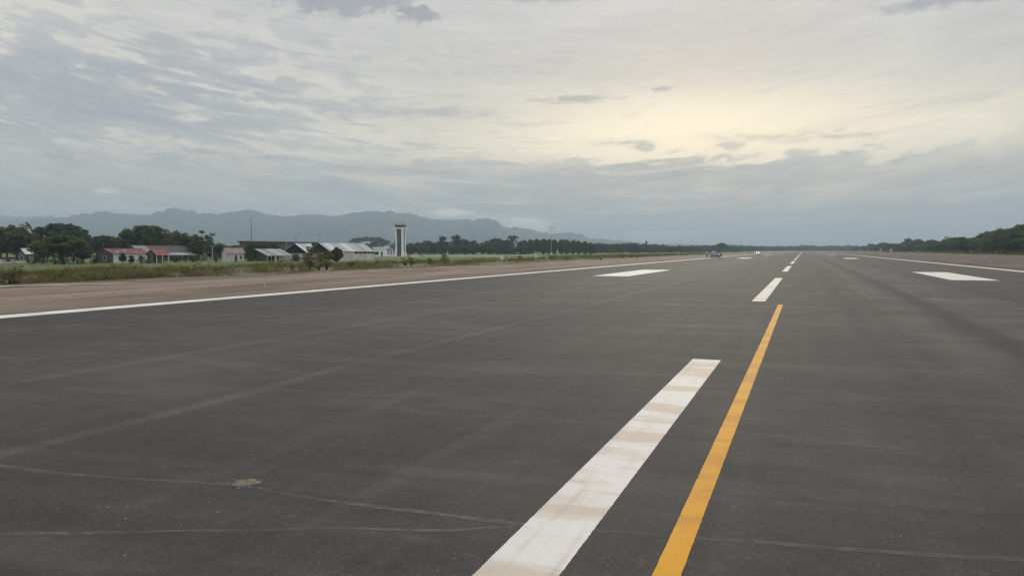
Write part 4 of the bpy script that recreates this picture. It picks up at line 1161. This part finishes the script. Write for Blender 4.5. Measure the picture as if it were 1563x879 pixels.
x, y = at(765.5, 160); g = gz(x)
o = thing('antenna_cabinet', (x, y, g), 'white equipment cabinet with leaning rod beside the bare earth', 'equipment')
MB().box(-0.18, 0.18, -0.18, 0.18, -0.05, 0.85).build('cabinet', 'clean_white', o)
MB().tube([(0.32 * Rv[0], 0.32 * Rv[1], -0.05), (0.30 * Rv[0], 0.30 * Rv[1], 0.6), (0.52 * Rv[0], 0.52 * Rv[1], 1.15)], 0.075, 6).build('leaning_rod', 'clean_white', o)
MB().tube([(0.46 * Rv[0], 0.46 * Rv[1], 1.1), (0.46 * Rv[0], 0.46 * Rv[1], 1.85)], 0.035, 5).build('whip', 'metal_pale', o)
x, y = at(819, 190); g = gz(x)
o = thing('beacon_frame', (x, y, g), 'white forked marker frame with two leaning prongs near the wind mast', 'marker')
r2 = lambda a, z: (a * Rv[0], a * Rv[1], z)
MB().tube([r2(-0.25, -0.05), r2(-0.22, 0.9), r2(-0.05, 1.25)], [0.14, 0.15, 0.09], 6).build('leg', 'clean_white', o)
MB().tube([r2(0.22, -0.05), r2(0.18, 0.7), r2(0.0, 1.0)], [0.09, 0.10, 0.07], 6).build('leg', 'clean_white', o)
MB().tube([r2(-0.02, 1.05), r2(-0.32, 1.95)], 0.055, 6).build('prong', 'clean_white', o)
MB().tube([r2(-0.02, 1.05), r2(0.30, 1.75)], 0.075, 6).build('prong', 'clean_white', o)
for nm, px, dp, hgt, lb in (('marker_post', 834.3, 195, 0.70, 'short white marker post between the forked frame and the wind mast'), ('marker_post', 854.3, 215, 0.50, 'short white marker post just past the wind mast')):
    x, y = at(px, dp); o = thing(nm, (x, y, gz(x)), lb, 'marker post')
    MB().tube([(0, 0, -0.05), (0, 0, hgt * 0.8), (0, 0, hgt)], [0.16, 0.16, 0.06], 8).build('post', 'clean_white', o)
    MB().disc((0, 0, 0.02), 0.25, 0.10, 'z', 10).build('foot', 'concrete', o)
x, y = at(80.8, 54.5); o = thing('marker_stake', (x, y, 0.03), 'little white stake on the pale hard strip at the left verge', 'stake')
MB().box(-0.03, 0.03, -0.03, 0.03, -0.1, 0.30).build('stake', 'white_wall', o); MB().box(-0.05, 0.05, -0.05, 0.05, -0.02, 0.05).build('foot', 'concrete', o)
x, y = at(403.2, 45.5); o = thing('marker_stake', (x, y, 0.0), 'tiny white stake on the bare earth right behind the white edge line', 'stake')
MB().box(-0.02, 0.02, -0.02, 0.02, -0.1, 0.17).build('stake', 'white_wall', o); MB().box(-0.04, 0.04, -0.04, 0.04, -0.05, 0.03).build('foot', 'concrete', o)
# orange cart under a dark canopy
x, y = at(794, 168); g = gz(x)
o = thing('orange_generator', (x, y, g), 'orange-red generator cart under a flat dark canopy on the grass', 'equipment')
MB().prism([(-0.36, 0.18), (0.36, 0.18), (0.36, 0.85), (0.20, 1.0), (-0.30, 1.0), (-0.36, 0.8)], 'y', -0.35, 0.35).build('housing', 'orange_red', o)
for a_ in (-0.25, 0.25):
    for b_ in (-0.40, 0.40): MB().disc((a_, b_, 0.17), 0.17, 0.10, 'y', 12).build('wheel', 'rubber', o)
MB().box(-1.1, 1.7, -0.9, 0.9, 1.30, 1.48).build('canopy', 'dark_slab', o)
for a_ in (-1.0, 1.6):
    for b_ in (-0.8, 0.8): MB().tube([(a_, b_, -0.05), (a_, b_, 1.30)], 0.03, 5).build('canopy_post', 'metal_grey', o)
# dark stones along the left edge of the earth strip
for px, py, lb in ((812.3, 397.2, 'dark lump of stone near the forked white frame'), (864.2, 396.8, 'dark lump of stone past the wind mast'),
                   (917, 396.6, 'dark lump of stone at the weedy end of the grass'), (971.5, 394.8, 'dark lump of stone at the farthest scrub')):
    x, y = onroad(px, py); mb = MB()
    for j in range(5):
        for i in range(9):
            th = i * 2 * math.pi / 9; ph = j / 4 * math.pi / 2
            r = 0.24 * math.cos(ph) * (1 + 0.35 * mnoise.noise(Vector((th, j, px))))
            mb.v.append((r * math.cos(th), r * math.sin(th), 0.36 * math.sin(ph)))
    for j in range(4):
        for i in range(9): mb.f.append((j * 9 + i, j * 9 + (i + 1) % 9, (j + 1) * 9 + (i + 1) % 9, (j + 1) * 9 + i))
    tag(mb.build('stone', 'rock_dark', None, (x, y, -0.03)), lb, 'stone')

# ================================================================== vehicles
def make_car(name, loc, rz, label, paint_mat, lamp_mat, h=1.80, group=None):
    o = thing(name, loc, label, 'car', group, rz)
    # side profile (y, z); nose towards -y
    low = [(-2.30, 0.42), (-2.36, 0.62), (-2.30, 0.92), (-2.12, 1.02), (-1.15, 1.14), (1.95, 1.16), (2.28, 1.08), (2.34, 0.7), (2.26, 0.40)]
    mb = MB()
    rows = []
    for u, k_ in ((-0.93, 0.0), (-0.86, 1.0), (0.86, 1.0), (0.93, 0.0)):
        rows.append(len(mb.v))
        for (yy, zz_) in low:
            e = 0.0 if k_ else 1.0
            mb.v.append((u, yy * (1 - 0.025 * e), zz_ - (0.07 * e if zz_ > 0.85 else 0)))
    n = len(low)
    for r_ in range(3):
        for i in range(n): mb.f.append((rows[r_] + i, rows[r_] + (i + 1) % n, rows[r_ + 1] + (i + 1) % n, rows[r_ + 1] + i))
    mb.f += [tuple(range(n))[::-1], tuple(range(rows[3], rows[3] + n))]
    body = mb.build('body', paint_mat, o)
    b0, b1, t0, t1 = -1.12, 2.0, -0.30, 1.70
    zb2, zt2 = 1.12, h - 0.06
    cb = MB().add([(-0.84, b0, zb2), (0.84, b0, zb2), (0.84, b1, zb2), (-0.84, b1, zb2), (-0.64, t0, zt2), (0.64, t0, zt2), (0.64, t1, zt2), (-0.64, t1, zt2)],
                  [(0, 1, 5, 4), (1, 2, 6, 5), (2, 3, 7, 6), (3, 0, 4, 7), (4, 5, 6, 7), (3, 2, 1, 0)]).build('cabin', paint_mat, o)
    MB().add([(-0.62, t0 - 0.03, zt2 + 0.002), (0.62, t0 - 0.03, zt2 + 0.002), (0.62, t1, zt2 + 0.002), (-0.62, t1, zt2 + 0.002), (-0.5, t0 + 0.15, h), (0.5, t0 + 0.15, h), (0.5, t1 - 0.2, h), (-0.5, t1 - 0.2, h)],
             [(0, 1, 5, 4), (1, 2, 6, 5), (2, 3, 7, 6), (3, 0, 4, 7), (4, 5, 6, 7)]).build('roof', paint_mat, o)
    def lerp(a, b, u): return tuple(a[i] + (b[i] - a[i]) * u for i in range(3))
    def pane(nm, A, B, C, D, off):
        q = [Vector(lerp(lerp(A, B, u), lerp(D, C, u), v)) + Vector(off) for u, v in ((0.07, 0.10), (0.93, 0.10), (0.93, 0.90), (0.07, 0.90))]
        q2 = [p_ - Vector(off) * 0.5 for p_ in q]
        MB().add(q + q2, [(0, 1, 2, 3), (7, 6, 5, 4), (0, 4, 5, 1), (1, 5, 6, 2), (2, 6, 7, 3), (3, 7, 4, 0)]).build(nm, 'glass_grey', cb)
    pane('windscreen', (-0.84, b0, zb2), (0.84, b0, zb2), (0.64, t0, zt2), (-0.64, t0, zt2), (0, -0.012, 0.010))
    pane('rear_window', (0.84, b1, zb2), (-0.84, b1, zb2), (-0.64, t1, zt2), (0.64, t1, zt2), (0, 0.012, 0.010))
    for s_ in (-1, 1):
        mid = 0.45
        A, B = (s_ * 0.84, b0, zb2), (s_ * 0.84, b1, zb2); D, C = (s_ * 0.64, t0, zt2), (s_ * 0.64, t1, zt2)
        pane('side_window', A, lerp(A, B, mid), lerp(D, C, mid), D, (s_ * 0.014, 0, 0.003)); pane('side_window', lerp(A, B, mid), B, C, lerp(D, C, mid), (s_ * 0.014, 0, 0.003))
        MB().box(s_ * 1.02 - 0.10, s_ * 1.02 + 0.10, -0.98, -0.84, 1.16, 1.34).build('wing_mirror', 'black_trim', o)
        MB().add([(s_ * 0.88, -2.27, 0.74), (s_ * 0.50, -2.38, 0.74), (s_ * 0.52, -2.36, 0.93), (s_ * 0.88, -2.22, 0.95), (s_ * 0.88, -2.1, 0.74), (s_ * 0.50, -2.1, 0.74), (s_ * 0.52, -2.1, 0.93), (s_ * 0.88, -2.1, 0.95)],
                 [(0, 1, 2, 3), (4, 7, 6, 5), (0, 4, 5, 1), (1, 5, 6, 2), (2, 6, 7, 3), (3, 7, 4, 0)]).build('headlight', lamp_mat, o)
        MB().box(s_ * 0.78 - 0.09, s_ * 0.78 + 0.09, 2.30, 2.37, 0.8, 1.05).build('tail_light', 'red_bright', o)
        for yy in (-1.42, 1.42):
            wh = MB().disc((s_ * 0.80, yy, 0.36), 0.36, 0.24, 'x', 20).build('wheel', 'rubber', o)
            MB().disc((s_ * 0.925, yy, 0.36), 0.21, 0.02, 'x', 14).build('rim', 'metal_pale', wh)
    MB().box(-0.46, 0.46, -2.40, -2.34, 0.70, 0.90).build('grille', 'black_trim', o)
    MB().box(-0.90, 0.90, -2.42, -2.26, 0.32, 0.56).build('bumper', 'black_trim', o)
    MB().box(-0.24, 0.24, -2.445, -2.424, 0.40, 0.53).build('number_plate', 'plate', o)
    for s_ in (-1, 1): MB().box(s_ * 0.66 - 0.12, s_ * 0.66 + 0.12, -2.44, -2.424, 0.38, 0.50).build('fog_lamp', 'lamp_glass', o)
    return o
x, y = at(1091.5, 226)
make_car('car', (x, y, 0.004), rad(18), 'silver car facing down the runway at the left white edge line', 'car_silver', 'lamp_glass')
x, y = at(1156.3, 425)
make_car('car', (x, y, 0.004), rad(3), 'white car with both headlights shining on the runway', 'car_white', 'headlight_lit', 1.85)

# ================================================================== people
def skin_obj(name, pts, edges, radii, mat, parent, root=0):
    me = bpy.data.meshes.new(name); me.from_pydata(pts, edges, []); me.materials.append(M[mat])
    o = link(name, me, parent)
    sk = o.modifiers.new('skin', 'SKIN'); sk.use_smooth_shade = True
    for i, v in enumerate(me.skin_vertices[0].data):
        v.radius = radii[i] if isinstance(radii[i], tuple) else (radii[i], radii[i]); v.use_root = (i == root)
    o.modifiers.new('sub', 'SUBSURF').levels = 1
    o.modifiers['sub'].render_levels = 1
    return o
def person(px, depth, facing, label, shirt, trousers, head='hair', vest=False, h=1.72, pose=0):
    x, y = at(px, depth)
    o = thing('person', (x, y, 0.0), label, 'person', None, facing)
    s_ = h / 1.72; st_ = (0.10, 0.16)[pose]
    def S(L): return [tuple(c_ * s_ for c_ in q) for q in L]
    el = ((0.30, 0.02, 1.13), (0.34, -0.06, 1.13))[pose]; wr = ((0.30, -0.08, 0.90), (0.22, -0.26, 1.05))[pose]
    el2 = (-0.31, 0.02, 1.13); wr2 = (-0.33, -0.06, 0.88)
    pts = [(0, 0, 0.95), (0, 0.0, 1.15), (0, 0, 1.38), (0, -0.01, 1.48), (0, -0.02, 1.57), (0, -0.02, 1.68),
           (0.18, 0, 1.40), el, wr, (wr[0], wr[1] - 0.05, wr[2] - 0.09), (-0.18, 0, 1.40), el2, wr2, (wr2[0], wr2[1] - 0.03, wr2[2] - 0.10),
           (0.10, 0, 0.90), (0.11, -0.02 - st_ * 0.2, 0.50), (0.12, 0.02, 0.09), (0.12, -0.15, 0.04), (-0.10, 0, 0.90), (-0.11, -0.04 + st_ * 0.2, 0.50), (-0.12, st_ * 0.6, 0.09), (-0.12, st_ * 0.6 - 0.16, 0.04)]
    ed = [(0,1),(1,2),(2,3),(3,4),(4,5),(2,6),(6,7),(7,8),(8,9),(2,10),(10,11),(11,12),(12,13),(0,14),(14,15),(15,16),(16,17),(0,18),(18,19),(19,20),(20,21)]
    rr = [0.13, 0.12, 0.13, 0.055, 0.085, 0.075, 0.06, 0.043, 0.033, 0.035, 0.06, 0.043, 0.033, 0.035, 0.085, 0.06, 0.045, 0.04, 0.085, 0.06, 0.045, 0.04]
    b = skin_obj('body', S(pts), ed, [r * s_ for r in rr], 'skin', o)
    # shirt
    ip = [0, 1, 2, 6, 7, 10, 11]
    skin_obj('shirt', S([(0, 0, 0.93)] + [pts[i] for i in ip[1:3]] + [pts[6], pts[7], pts[10], pts[11], (0, 0, 1.44)]), [(0,1),(1,2),(2,3),(3,4),(2,5),(5,6),(2,7)],
             [0.150 * s_, 0.145 * s_, 0.155 * s_, 0.075 * s_, 0.06 * s_, 0.075 * s_, 0.06 * s_, 0.075 * s_], shirt, o)
    skin_obj('trousers', S([(0, 0, 0.97), pts[14], pts[15], (pts[16][0], pts[16][1], 0.12), pts[18], pts[19], (pts[20][0], pts[20][1], 0.12)]), [(0,1),(1,2),(2,3),(0,4),(4,5),(5,6)],
             [0.14 * s_, 0.10 * s_, 0.075 * s_, 0.065 * s_, 0.10 * s_, 0.075 * s_, 0.065 * s_], trousers, o)
    for q in (pts[17], pts[21]):
        MB().box(q[0] * s_ - 0.05, q[0] * s_ + 0.05, q[1] * s_ - 0.06, q[1] * s_ + 0.20, 0.005, 0.095).build('shoe', 'black_trim', o)
    hd = MB()
    for j in range(6):
        ph = -0.15 + j / 5 * (math.pi / 2 + 0.15)
        for i in range(12):
            th = i * math.pi / 6
            hd.v.append((0.105 * math.cos(ph) * math.cos(th) * s_, (-0.01 + 0.12 * math.cos(ph) * math.sin(th)) * s_, (1.66 + 0.11 * math.sin(ph)) * s_))
    for j in range(5):
        for i in range(12): hd.f.append((j * 12 + i, j * 12 + (i + 1) % 12, (j + 1) * 12 + (i + 1) % 12, (j + 1) * 12 + i))
    hd.build('helmet' if head != 'hair' else 'hair', head, o, smooth=True)
    if vest:
        skin_obj('vest', S([(0, 0, 0.96), (0, 0, 1.15), (0, 0, 1.40)]), [(0, 1), (1, 2)], [0.172 * s_, 0.168 * s_, 0.172 * s_], 'hi_vis', o)
    return o
person(1079, 229, rad(20), 'person in white shirt and white helmet standing beside the silver car', 'cloth_white', 'cloth_dark', 'clean_white', pose=1, h=1.8)
person(1100.3, 232, rad(-20), 'person in yellow-green safety vest standing beside the silver car', 'hi_vis', 'cloth_dark', 'hair', vest=True, pose=0)
person(1142.2, 418, rad(10), 'person in white shirt and dark trousers standing on the runway near the white car', 'cloth_white', 'cloth_dark', 'hair', pose=1)

# ================================================================== verge vegetation
# soil heaps along the left verge
for px, py, w_, h_, lb in ((194, 419.5, 1.15, 0.55, 'dark soil heap in the weeds before the red-roofed house'), (252, 421, 1.9, 0.40, 'low soil heap in the weeds before the porch house'),
                           (312, 419, 1.7, 0.42, 'grey-brown soil heap in the weeds below the utility pole'), (365, 417, 1.8, 0.5, 'soil heap in the weeds before the pink-roofed house'),
                           (60, 428, 1.6, 0.45, 'soil heap in the dry weeds near the white stake')):
    x, y = onroad(px, py); x -= 1.0; mb = MB()
    for j in range(9):
        for i in range(18):
            th = i * math.pi / 9; r = j / 8
            nz_ = mnoise.noise(Vector((math.cos(th) * 2 * r + px, math.sin(th) * 2 * r, 1)))
            mb.v.append((math.cos(th) * r * w_ / 2 * 1.3 * (1 + 0.2 * nz_), math.sin(th) * r * w_ / 2 * (1 + 0.2 * nz_), h_ * (math.cos(r * math.pi) * 0.5 + 0.5) * (1 + 0.5 * nz_) - 0.06))
    for j in range(8):
        for i in range(18): mb.f.append((j * 18 + i, j * 18 + (i + 1) % 18, (j + 1) * 18 + (i + 1) % 18, (j + 1) * 18 + i)[::-1])
    tag(mb.build('soil_heap', 'soil_dark', None, (x, y, 0.03), smooth=True), lb, 'soil heap')

# shrubs at the verge
SH = [(40, 430, 402, 26, 'spindly', 'leaf_olive', 'wiry dark weed bush left of the white stake'), (28, 434, 412, 30, 'shrub', 'leaf_olive', 'low olive shrub behind the white stake strip'),
      (0, 436, 420, 44, 'shrub', 'leaf_light', 'green shrub next to the low olive shrub on the verge'), (112, 428, 410, 20, 'spindly', 'leaf_olive', 'thin brownish weed bush before the lighter green bushy tree'),
      (456, 413, 402, 8, 'shrub', 'leaf_olive', 'narrow olive shrub on the verge before the lean-to shed'), (483, 413.5, 384, 26, 'shrub', 'leaf_olive', 'tall grey-green shrub before the twin gabled sheds'),
      (496, 413, 381, 22, 'spindly', 'leaf_light', 'tall wiry shrub with bare tips before the gabled shed'), (508, 412, 388, 24, 'shrub', 'leaf_light', 'bushy green shrub before the long warehouse'),
      (545, 410, 399, 22, 'shrub', 'leaf_olive', 'low olive shrub on the verge before the warehouse wall'), (628, 406, 388, 16, 'spindly', 'leaf_light', 'thin leafy shrub on the verge at the foot of the tower apron'),
      (636, 406.5, 391, 14, 'shrub', 'leaf_light', 'small green shrub beside the thin leafy shrub by the tower apron'), (686, 402.5, 387, 20, 'shrub', 'leaf_light', 'rounded shrub standing alone before the pale taxiway'),
      (664, 403.5, 393, 18, 'shrub', 'leaf_light', 'low shrub left of the rounded shrub before the taxiway'), (846, 394.5, 389, 9, 'shrub', 'leaf_olive', 'small olive shrub at the foot of the wind mast'),
      (968, 393.5, 386.5, 5, 'shrub', 'leaf_olive', 'dull bush in the far scrub'), (955, 393.5, 388, 6, 'shrub', 'leaf_olive', 'small olive bush in the far scrub'),
      (420, 414, 403, 26, 'spindly', 'leaf_light', 'wiry green weed bush before the lean-to shed'), (300, 419, 402, 34, 'spindly', 'leaf_olive', 'wiry brown weed bush before the long rusty-roofed building'),
      (335, 418, 405, 30, 'spindly', 'leaf_light', 'wiry weed bush before the pink-roofed house')]
for px, by, ty, w_, kd, mt, lb in SH:
    dp = FPX * CAM_H / (by - HORZ)
    x, y = at(px, dp); x -= 0.8
    h = (by - ty) / FPX * dp
    tree(x, y, h, w_ / FPX * dp, kd, mt, lb, cat='shrub', z=gz(x) - 0.03)

for px, by, ty, w_, kd, mt, lb in ((52, 402, 388, 26, 'shrub', 'leaf_mid', 'bushy green shrub at the wall of the patched-roof shed'), (84, 403, 389, 30, 'shrub', 'leaf_dark', 'dark shrub under the lighter green bushy tree'),
        (118, 402, 386, 34, 'shrub', 'leaf_olive', 'olive shrub before the whitewashed cottage'), (146, 402, 388, 24, 'shrub', 'leaf_dark', 'dark shrub against the dark end wall of the red-roofed house'),
        (216, 402, 391, 20, 'shrub', 'leaf_mid', 'green shrub between the red-roofed house and the porch house'), (228, 402, 389, 16, 'shrub', 'leaf_dark', 'dark shrub at the corner post of the porch house'),
        (268, 400, 389, 30, 'shrub', 'leaf_olive', 'olive shrub before the awning of the long rusty-roofed building'), (296, 400, 388, 26, 'shrub', 'leaf_mid', 'green shrub near the open-crowned tree'),
        (330, 399, 386, 22, 'shrub', 'leaf_olive', 'olive shrub beside the pale utility pole'), (362, 398, 387, 20, 'shrub', 'leaf_dark', 'dark shrub at the door of the pink-roofed house'),
        (382, 399, 386, 20, 'shrub', 'leaf_dark', 'dark shrub between the pink-roofed house and the lean-to shed'), (452, 399, 388, 22, 'shrub', 'leaf_mid', 'green shrub between the lean-to shed and the first gabled shed'),
        (466, 400, 386, 18, 'shrub', 'leaf_olive', 'olive shrub at the foot of the first gabled shed')):
    dp = FPX * 3.55 / (by - HORZ); x, y = at(px, dp)
    tree(x, y, (by - ty) / FPX * dp, w_ / FPX * dp, kd, mt if (kd, mt, 0) in TM else 'leaf_light', lb, cat='shrub')

# dry weeds and grass blades: nobody could count them
def blades(name, xy, h, wdt, mat, label, cat, lean=0.35):
    n = len(xy)
    th = RNG.random(n) * 2 * np.pi
    und = np.array([mnoise.noise(Vector((q[0] * 0.35, q[1] * 0.22, 2.0))) + 0.6 * mnoise.noise(Vector((q[0] * 0.9, q[1] * 0.7, 6.0))) for q in xy])
    hh_ = h * RNG.uniform(0.45, 1.25, n) * np.clip(0.85 + 1.3 * und, 0.22, 2.1)
    z0 = np.array([gz(a_) for a_ in xy[:, 0]]) - 0.04
    base_ = np.column_stack([xy, z0]); dirv = np.column_stack([np.cos(th), np.sin(th), np.zeros(n)])
    ww = (wdt * RNG.uniform(0.6, 1.4, n))[:, None]
    ln = RNG.normal(size=(n, 2)) * lean
    topv = base_ + np.column_stack([ln[:, 0] * hh_, ln[:, 1] * hh_, hh_])
    midv = base_ + np.column_stack([ln[:, 0] * hh_ * 0.35, ln[:, 1] * hh_ * 0.35, hh_ * 0.55])
    v = np.stack([base_ - dirv * ww * 0.6, base_ + dirv * ww * 0.6, midv + dirv * ww, topv, midv - dirv * ww], 1).reshape(-1, 3)
    f = np.arange(5 * n).reshape(-1, 5)
    me = np_mesh(name, v, f, mat)
    return tag(link(name, me), label, cat, None, 'stuff')
def scatter(n, x0, x1, d0, d1, pxa, pxb, clump=0.0):
    """points between world X x0..x1, seen between columns pxa..pxb, denser near"""
    out_ = []
    while sum(len(q) for q in out_) < n:
        k = n * 6
        dp = d0 * (d1 / d0) ** RNG.random(k); px_ = RNG.uniform(pxa, pxb, k)
        P_ = dp[:, None] * Fv + ((px_ - CXP) / FPX * dp)[:, None] * Rv
        ok = (P_[:, 0] > x0) & (P_[:, 0] < x1)
        P_ = P_[ok]
        if clump:
            kk = np.array([mnoise.noise(Vector((q[0] * 0.22, q[1] * 0.10, 4.0))) + 0.5 * mnoise.noise(Vector((q[0] * 0.7, q[1] * 0.5, 8.0))) for q in P_])
            P_ = P_[kk + RNG.normal(size=len(P_)) * 0.15 > clump - 0.3]
        if not len(P_): break
        out_.append(P_)
    return np.concatenate(out_)[:n]
blades('dry_weeds', scatter(17000, -62, -46.4, 44, 400, -80, 1010, 0.52), 0.48, 0.028, 'weed_dry', 'dry brown weeds tangled along the left verge', 'weeds', 0.6)
blades('green_weeds', scatter(19000, -76, -47.2, 44, 420, -80, 1010, 0.62), 0.50, 0.028, 'weed_green', 'rough green weeds mixed along the left verge', 'weeds', 0.5)
blades('verge_stubble', scatter(7000, -50.0, -43.5, 44, 400, -80, 1010, 0.45), 0.16, 0.025, 'weed_dry', 'short dry stubble where the bare earth meets the verge', 'weeds', 0.6)
blades('field_grass', scatter(26000, -230, -60, 70, 480, -80, 1000, 0.3), 0.28, 0.06, 'grass_green', 'short green grass of the field before the houses', 'grass', 0.6)
blades('far_scrub', scatter(9000, -150, -47, 240, 700, 830, 1100, 0.25), 0.55, 0.14, 'weed_green', 'pale scrub at the edge of the far field', 'scrub')
# undergrowth beneath the right-hand trees
n = 12000
yy = 250 * (1900 / 250) ** RNG.random(n); xx = RNG.uniform(86.5, 108, n)
blades('undergrowth', np.column_stack([xx, yy]), 1.3, 0.28, 'weed_green', 'rough green undergrowth below the trees across the runway', 'undergrowth')

# ================================================================== debris on the asphalt
x, y = onroad(371, 741); mb = MB()
for j in range(7):
    for i in range(20):
        th = i * math.pi / 10; r = j / 6
        nz_ = mnoise.noise(Vector((math.cos(th) * 2.6, math.sin(th) * 2.6, 3))) + 0.4 * mnoise.noise(Vector((math.cos(th) * 5 * r, math.sin(th) * 5 * r, 1)))
        a_, b_ = math.cos(th) * r * 0.13 * (1 + 0.55 * nz_), math.sin(th) * r * 0.085 * (1 + 0.55 * nz_)
        mb.v.append((a_ * Rv[0] + b_ * Fv[0], a_ * Rv[1] + b_ * Fv[1], max(0.0, 0.022 * (1 - r * r) * (1 + 0.9 * nz_)) + 0.0005 * (6 - j)))
for j in range(6):
    for i in range(20): mb.f.append((j * 20 + i, j * 20 + (i + 1) % 20, (j + 1) * 20 + (i + 1) % 20, (j + 1) * 20 + i)[::-1])
tag(mb.build('mud_clod', 'mud_pale', None, (x, y, 0.001), smooth=True), 'flattened pale lump of dried mud lying on the dark asphalt', 'mud')
vv, ff = [], []
SPK = [(215, 779), (182, 797), (155, 779), (186, 776), (312, 771), (326, 787), (345, 765), (265, 812), (172, 806), (693, 853), (1370, 826), (1385, 824), (903, 621), (1022, 620), (610, 665), (545, 620), (1240, 776), (180, 855), (205, 640), (395, 622), (30, 805)]
SPK += [(371 + random.gauss(0, 26), 741 + random.gauss(0, 5)) for _ in range(26)]
pts = [onroad(*q) for q in SPK] + [tuple(onroad(random.uniform(-20, 1590), 470 + 420 * random.random() ** 0.8)) for _ in range(90)]
for k, (x, y) in enumerate(pts):
    r = random.uniform(0.006, 0.013) * (1.0 if k < len(SPK) else 0.6)
    b0 = len(vv)
    for i in range(5):
        th = i * 1.2566 + random.random() * 0.5; vv.append((x + math.cos(th) * r * random.uniform(0.7, 1.5), y + math.sin(th) * r, 0.0))
    vv.append((x, y, r * 0.8))
    ff += [(b0 + i, b0 + (i + 1) % 5, b0 + 5) for i in range(5)]
mb = MB(); mb.v, mb.f = vv, ff
tag(mb.build('grit', 'stone_pale'), 'scattered pale grit and pebbles on the asphalt', 'grit', None, 'stuff')

# ================================================================== haze over the whole plain
m = bpy.data.materials.new('haze'); m.use_nodes = True
t = NT(m.node_tree); out = t.node('ShaderNodeOutputMaterial')
v = t.node('ShaderNodeVolumePrincipled')
v.inputs['Color'].default_value = (0.70, 0.875, 1.0, 1)
v.inputs['Density'].default_value = 2.0e-4
v.inputs['Anisotropy'].default_value = 0.2
t.l.new(v.outputs[0], out.inputs['Volume'])
M['haze'] = m
hz = MB().box(-15500, 15500, -15500, 15500, -2.8, 365).build('haze', 'haze')
tag(hz, 'thin bluish evening haze over the whole plain', 'haze', None, 'stuff')
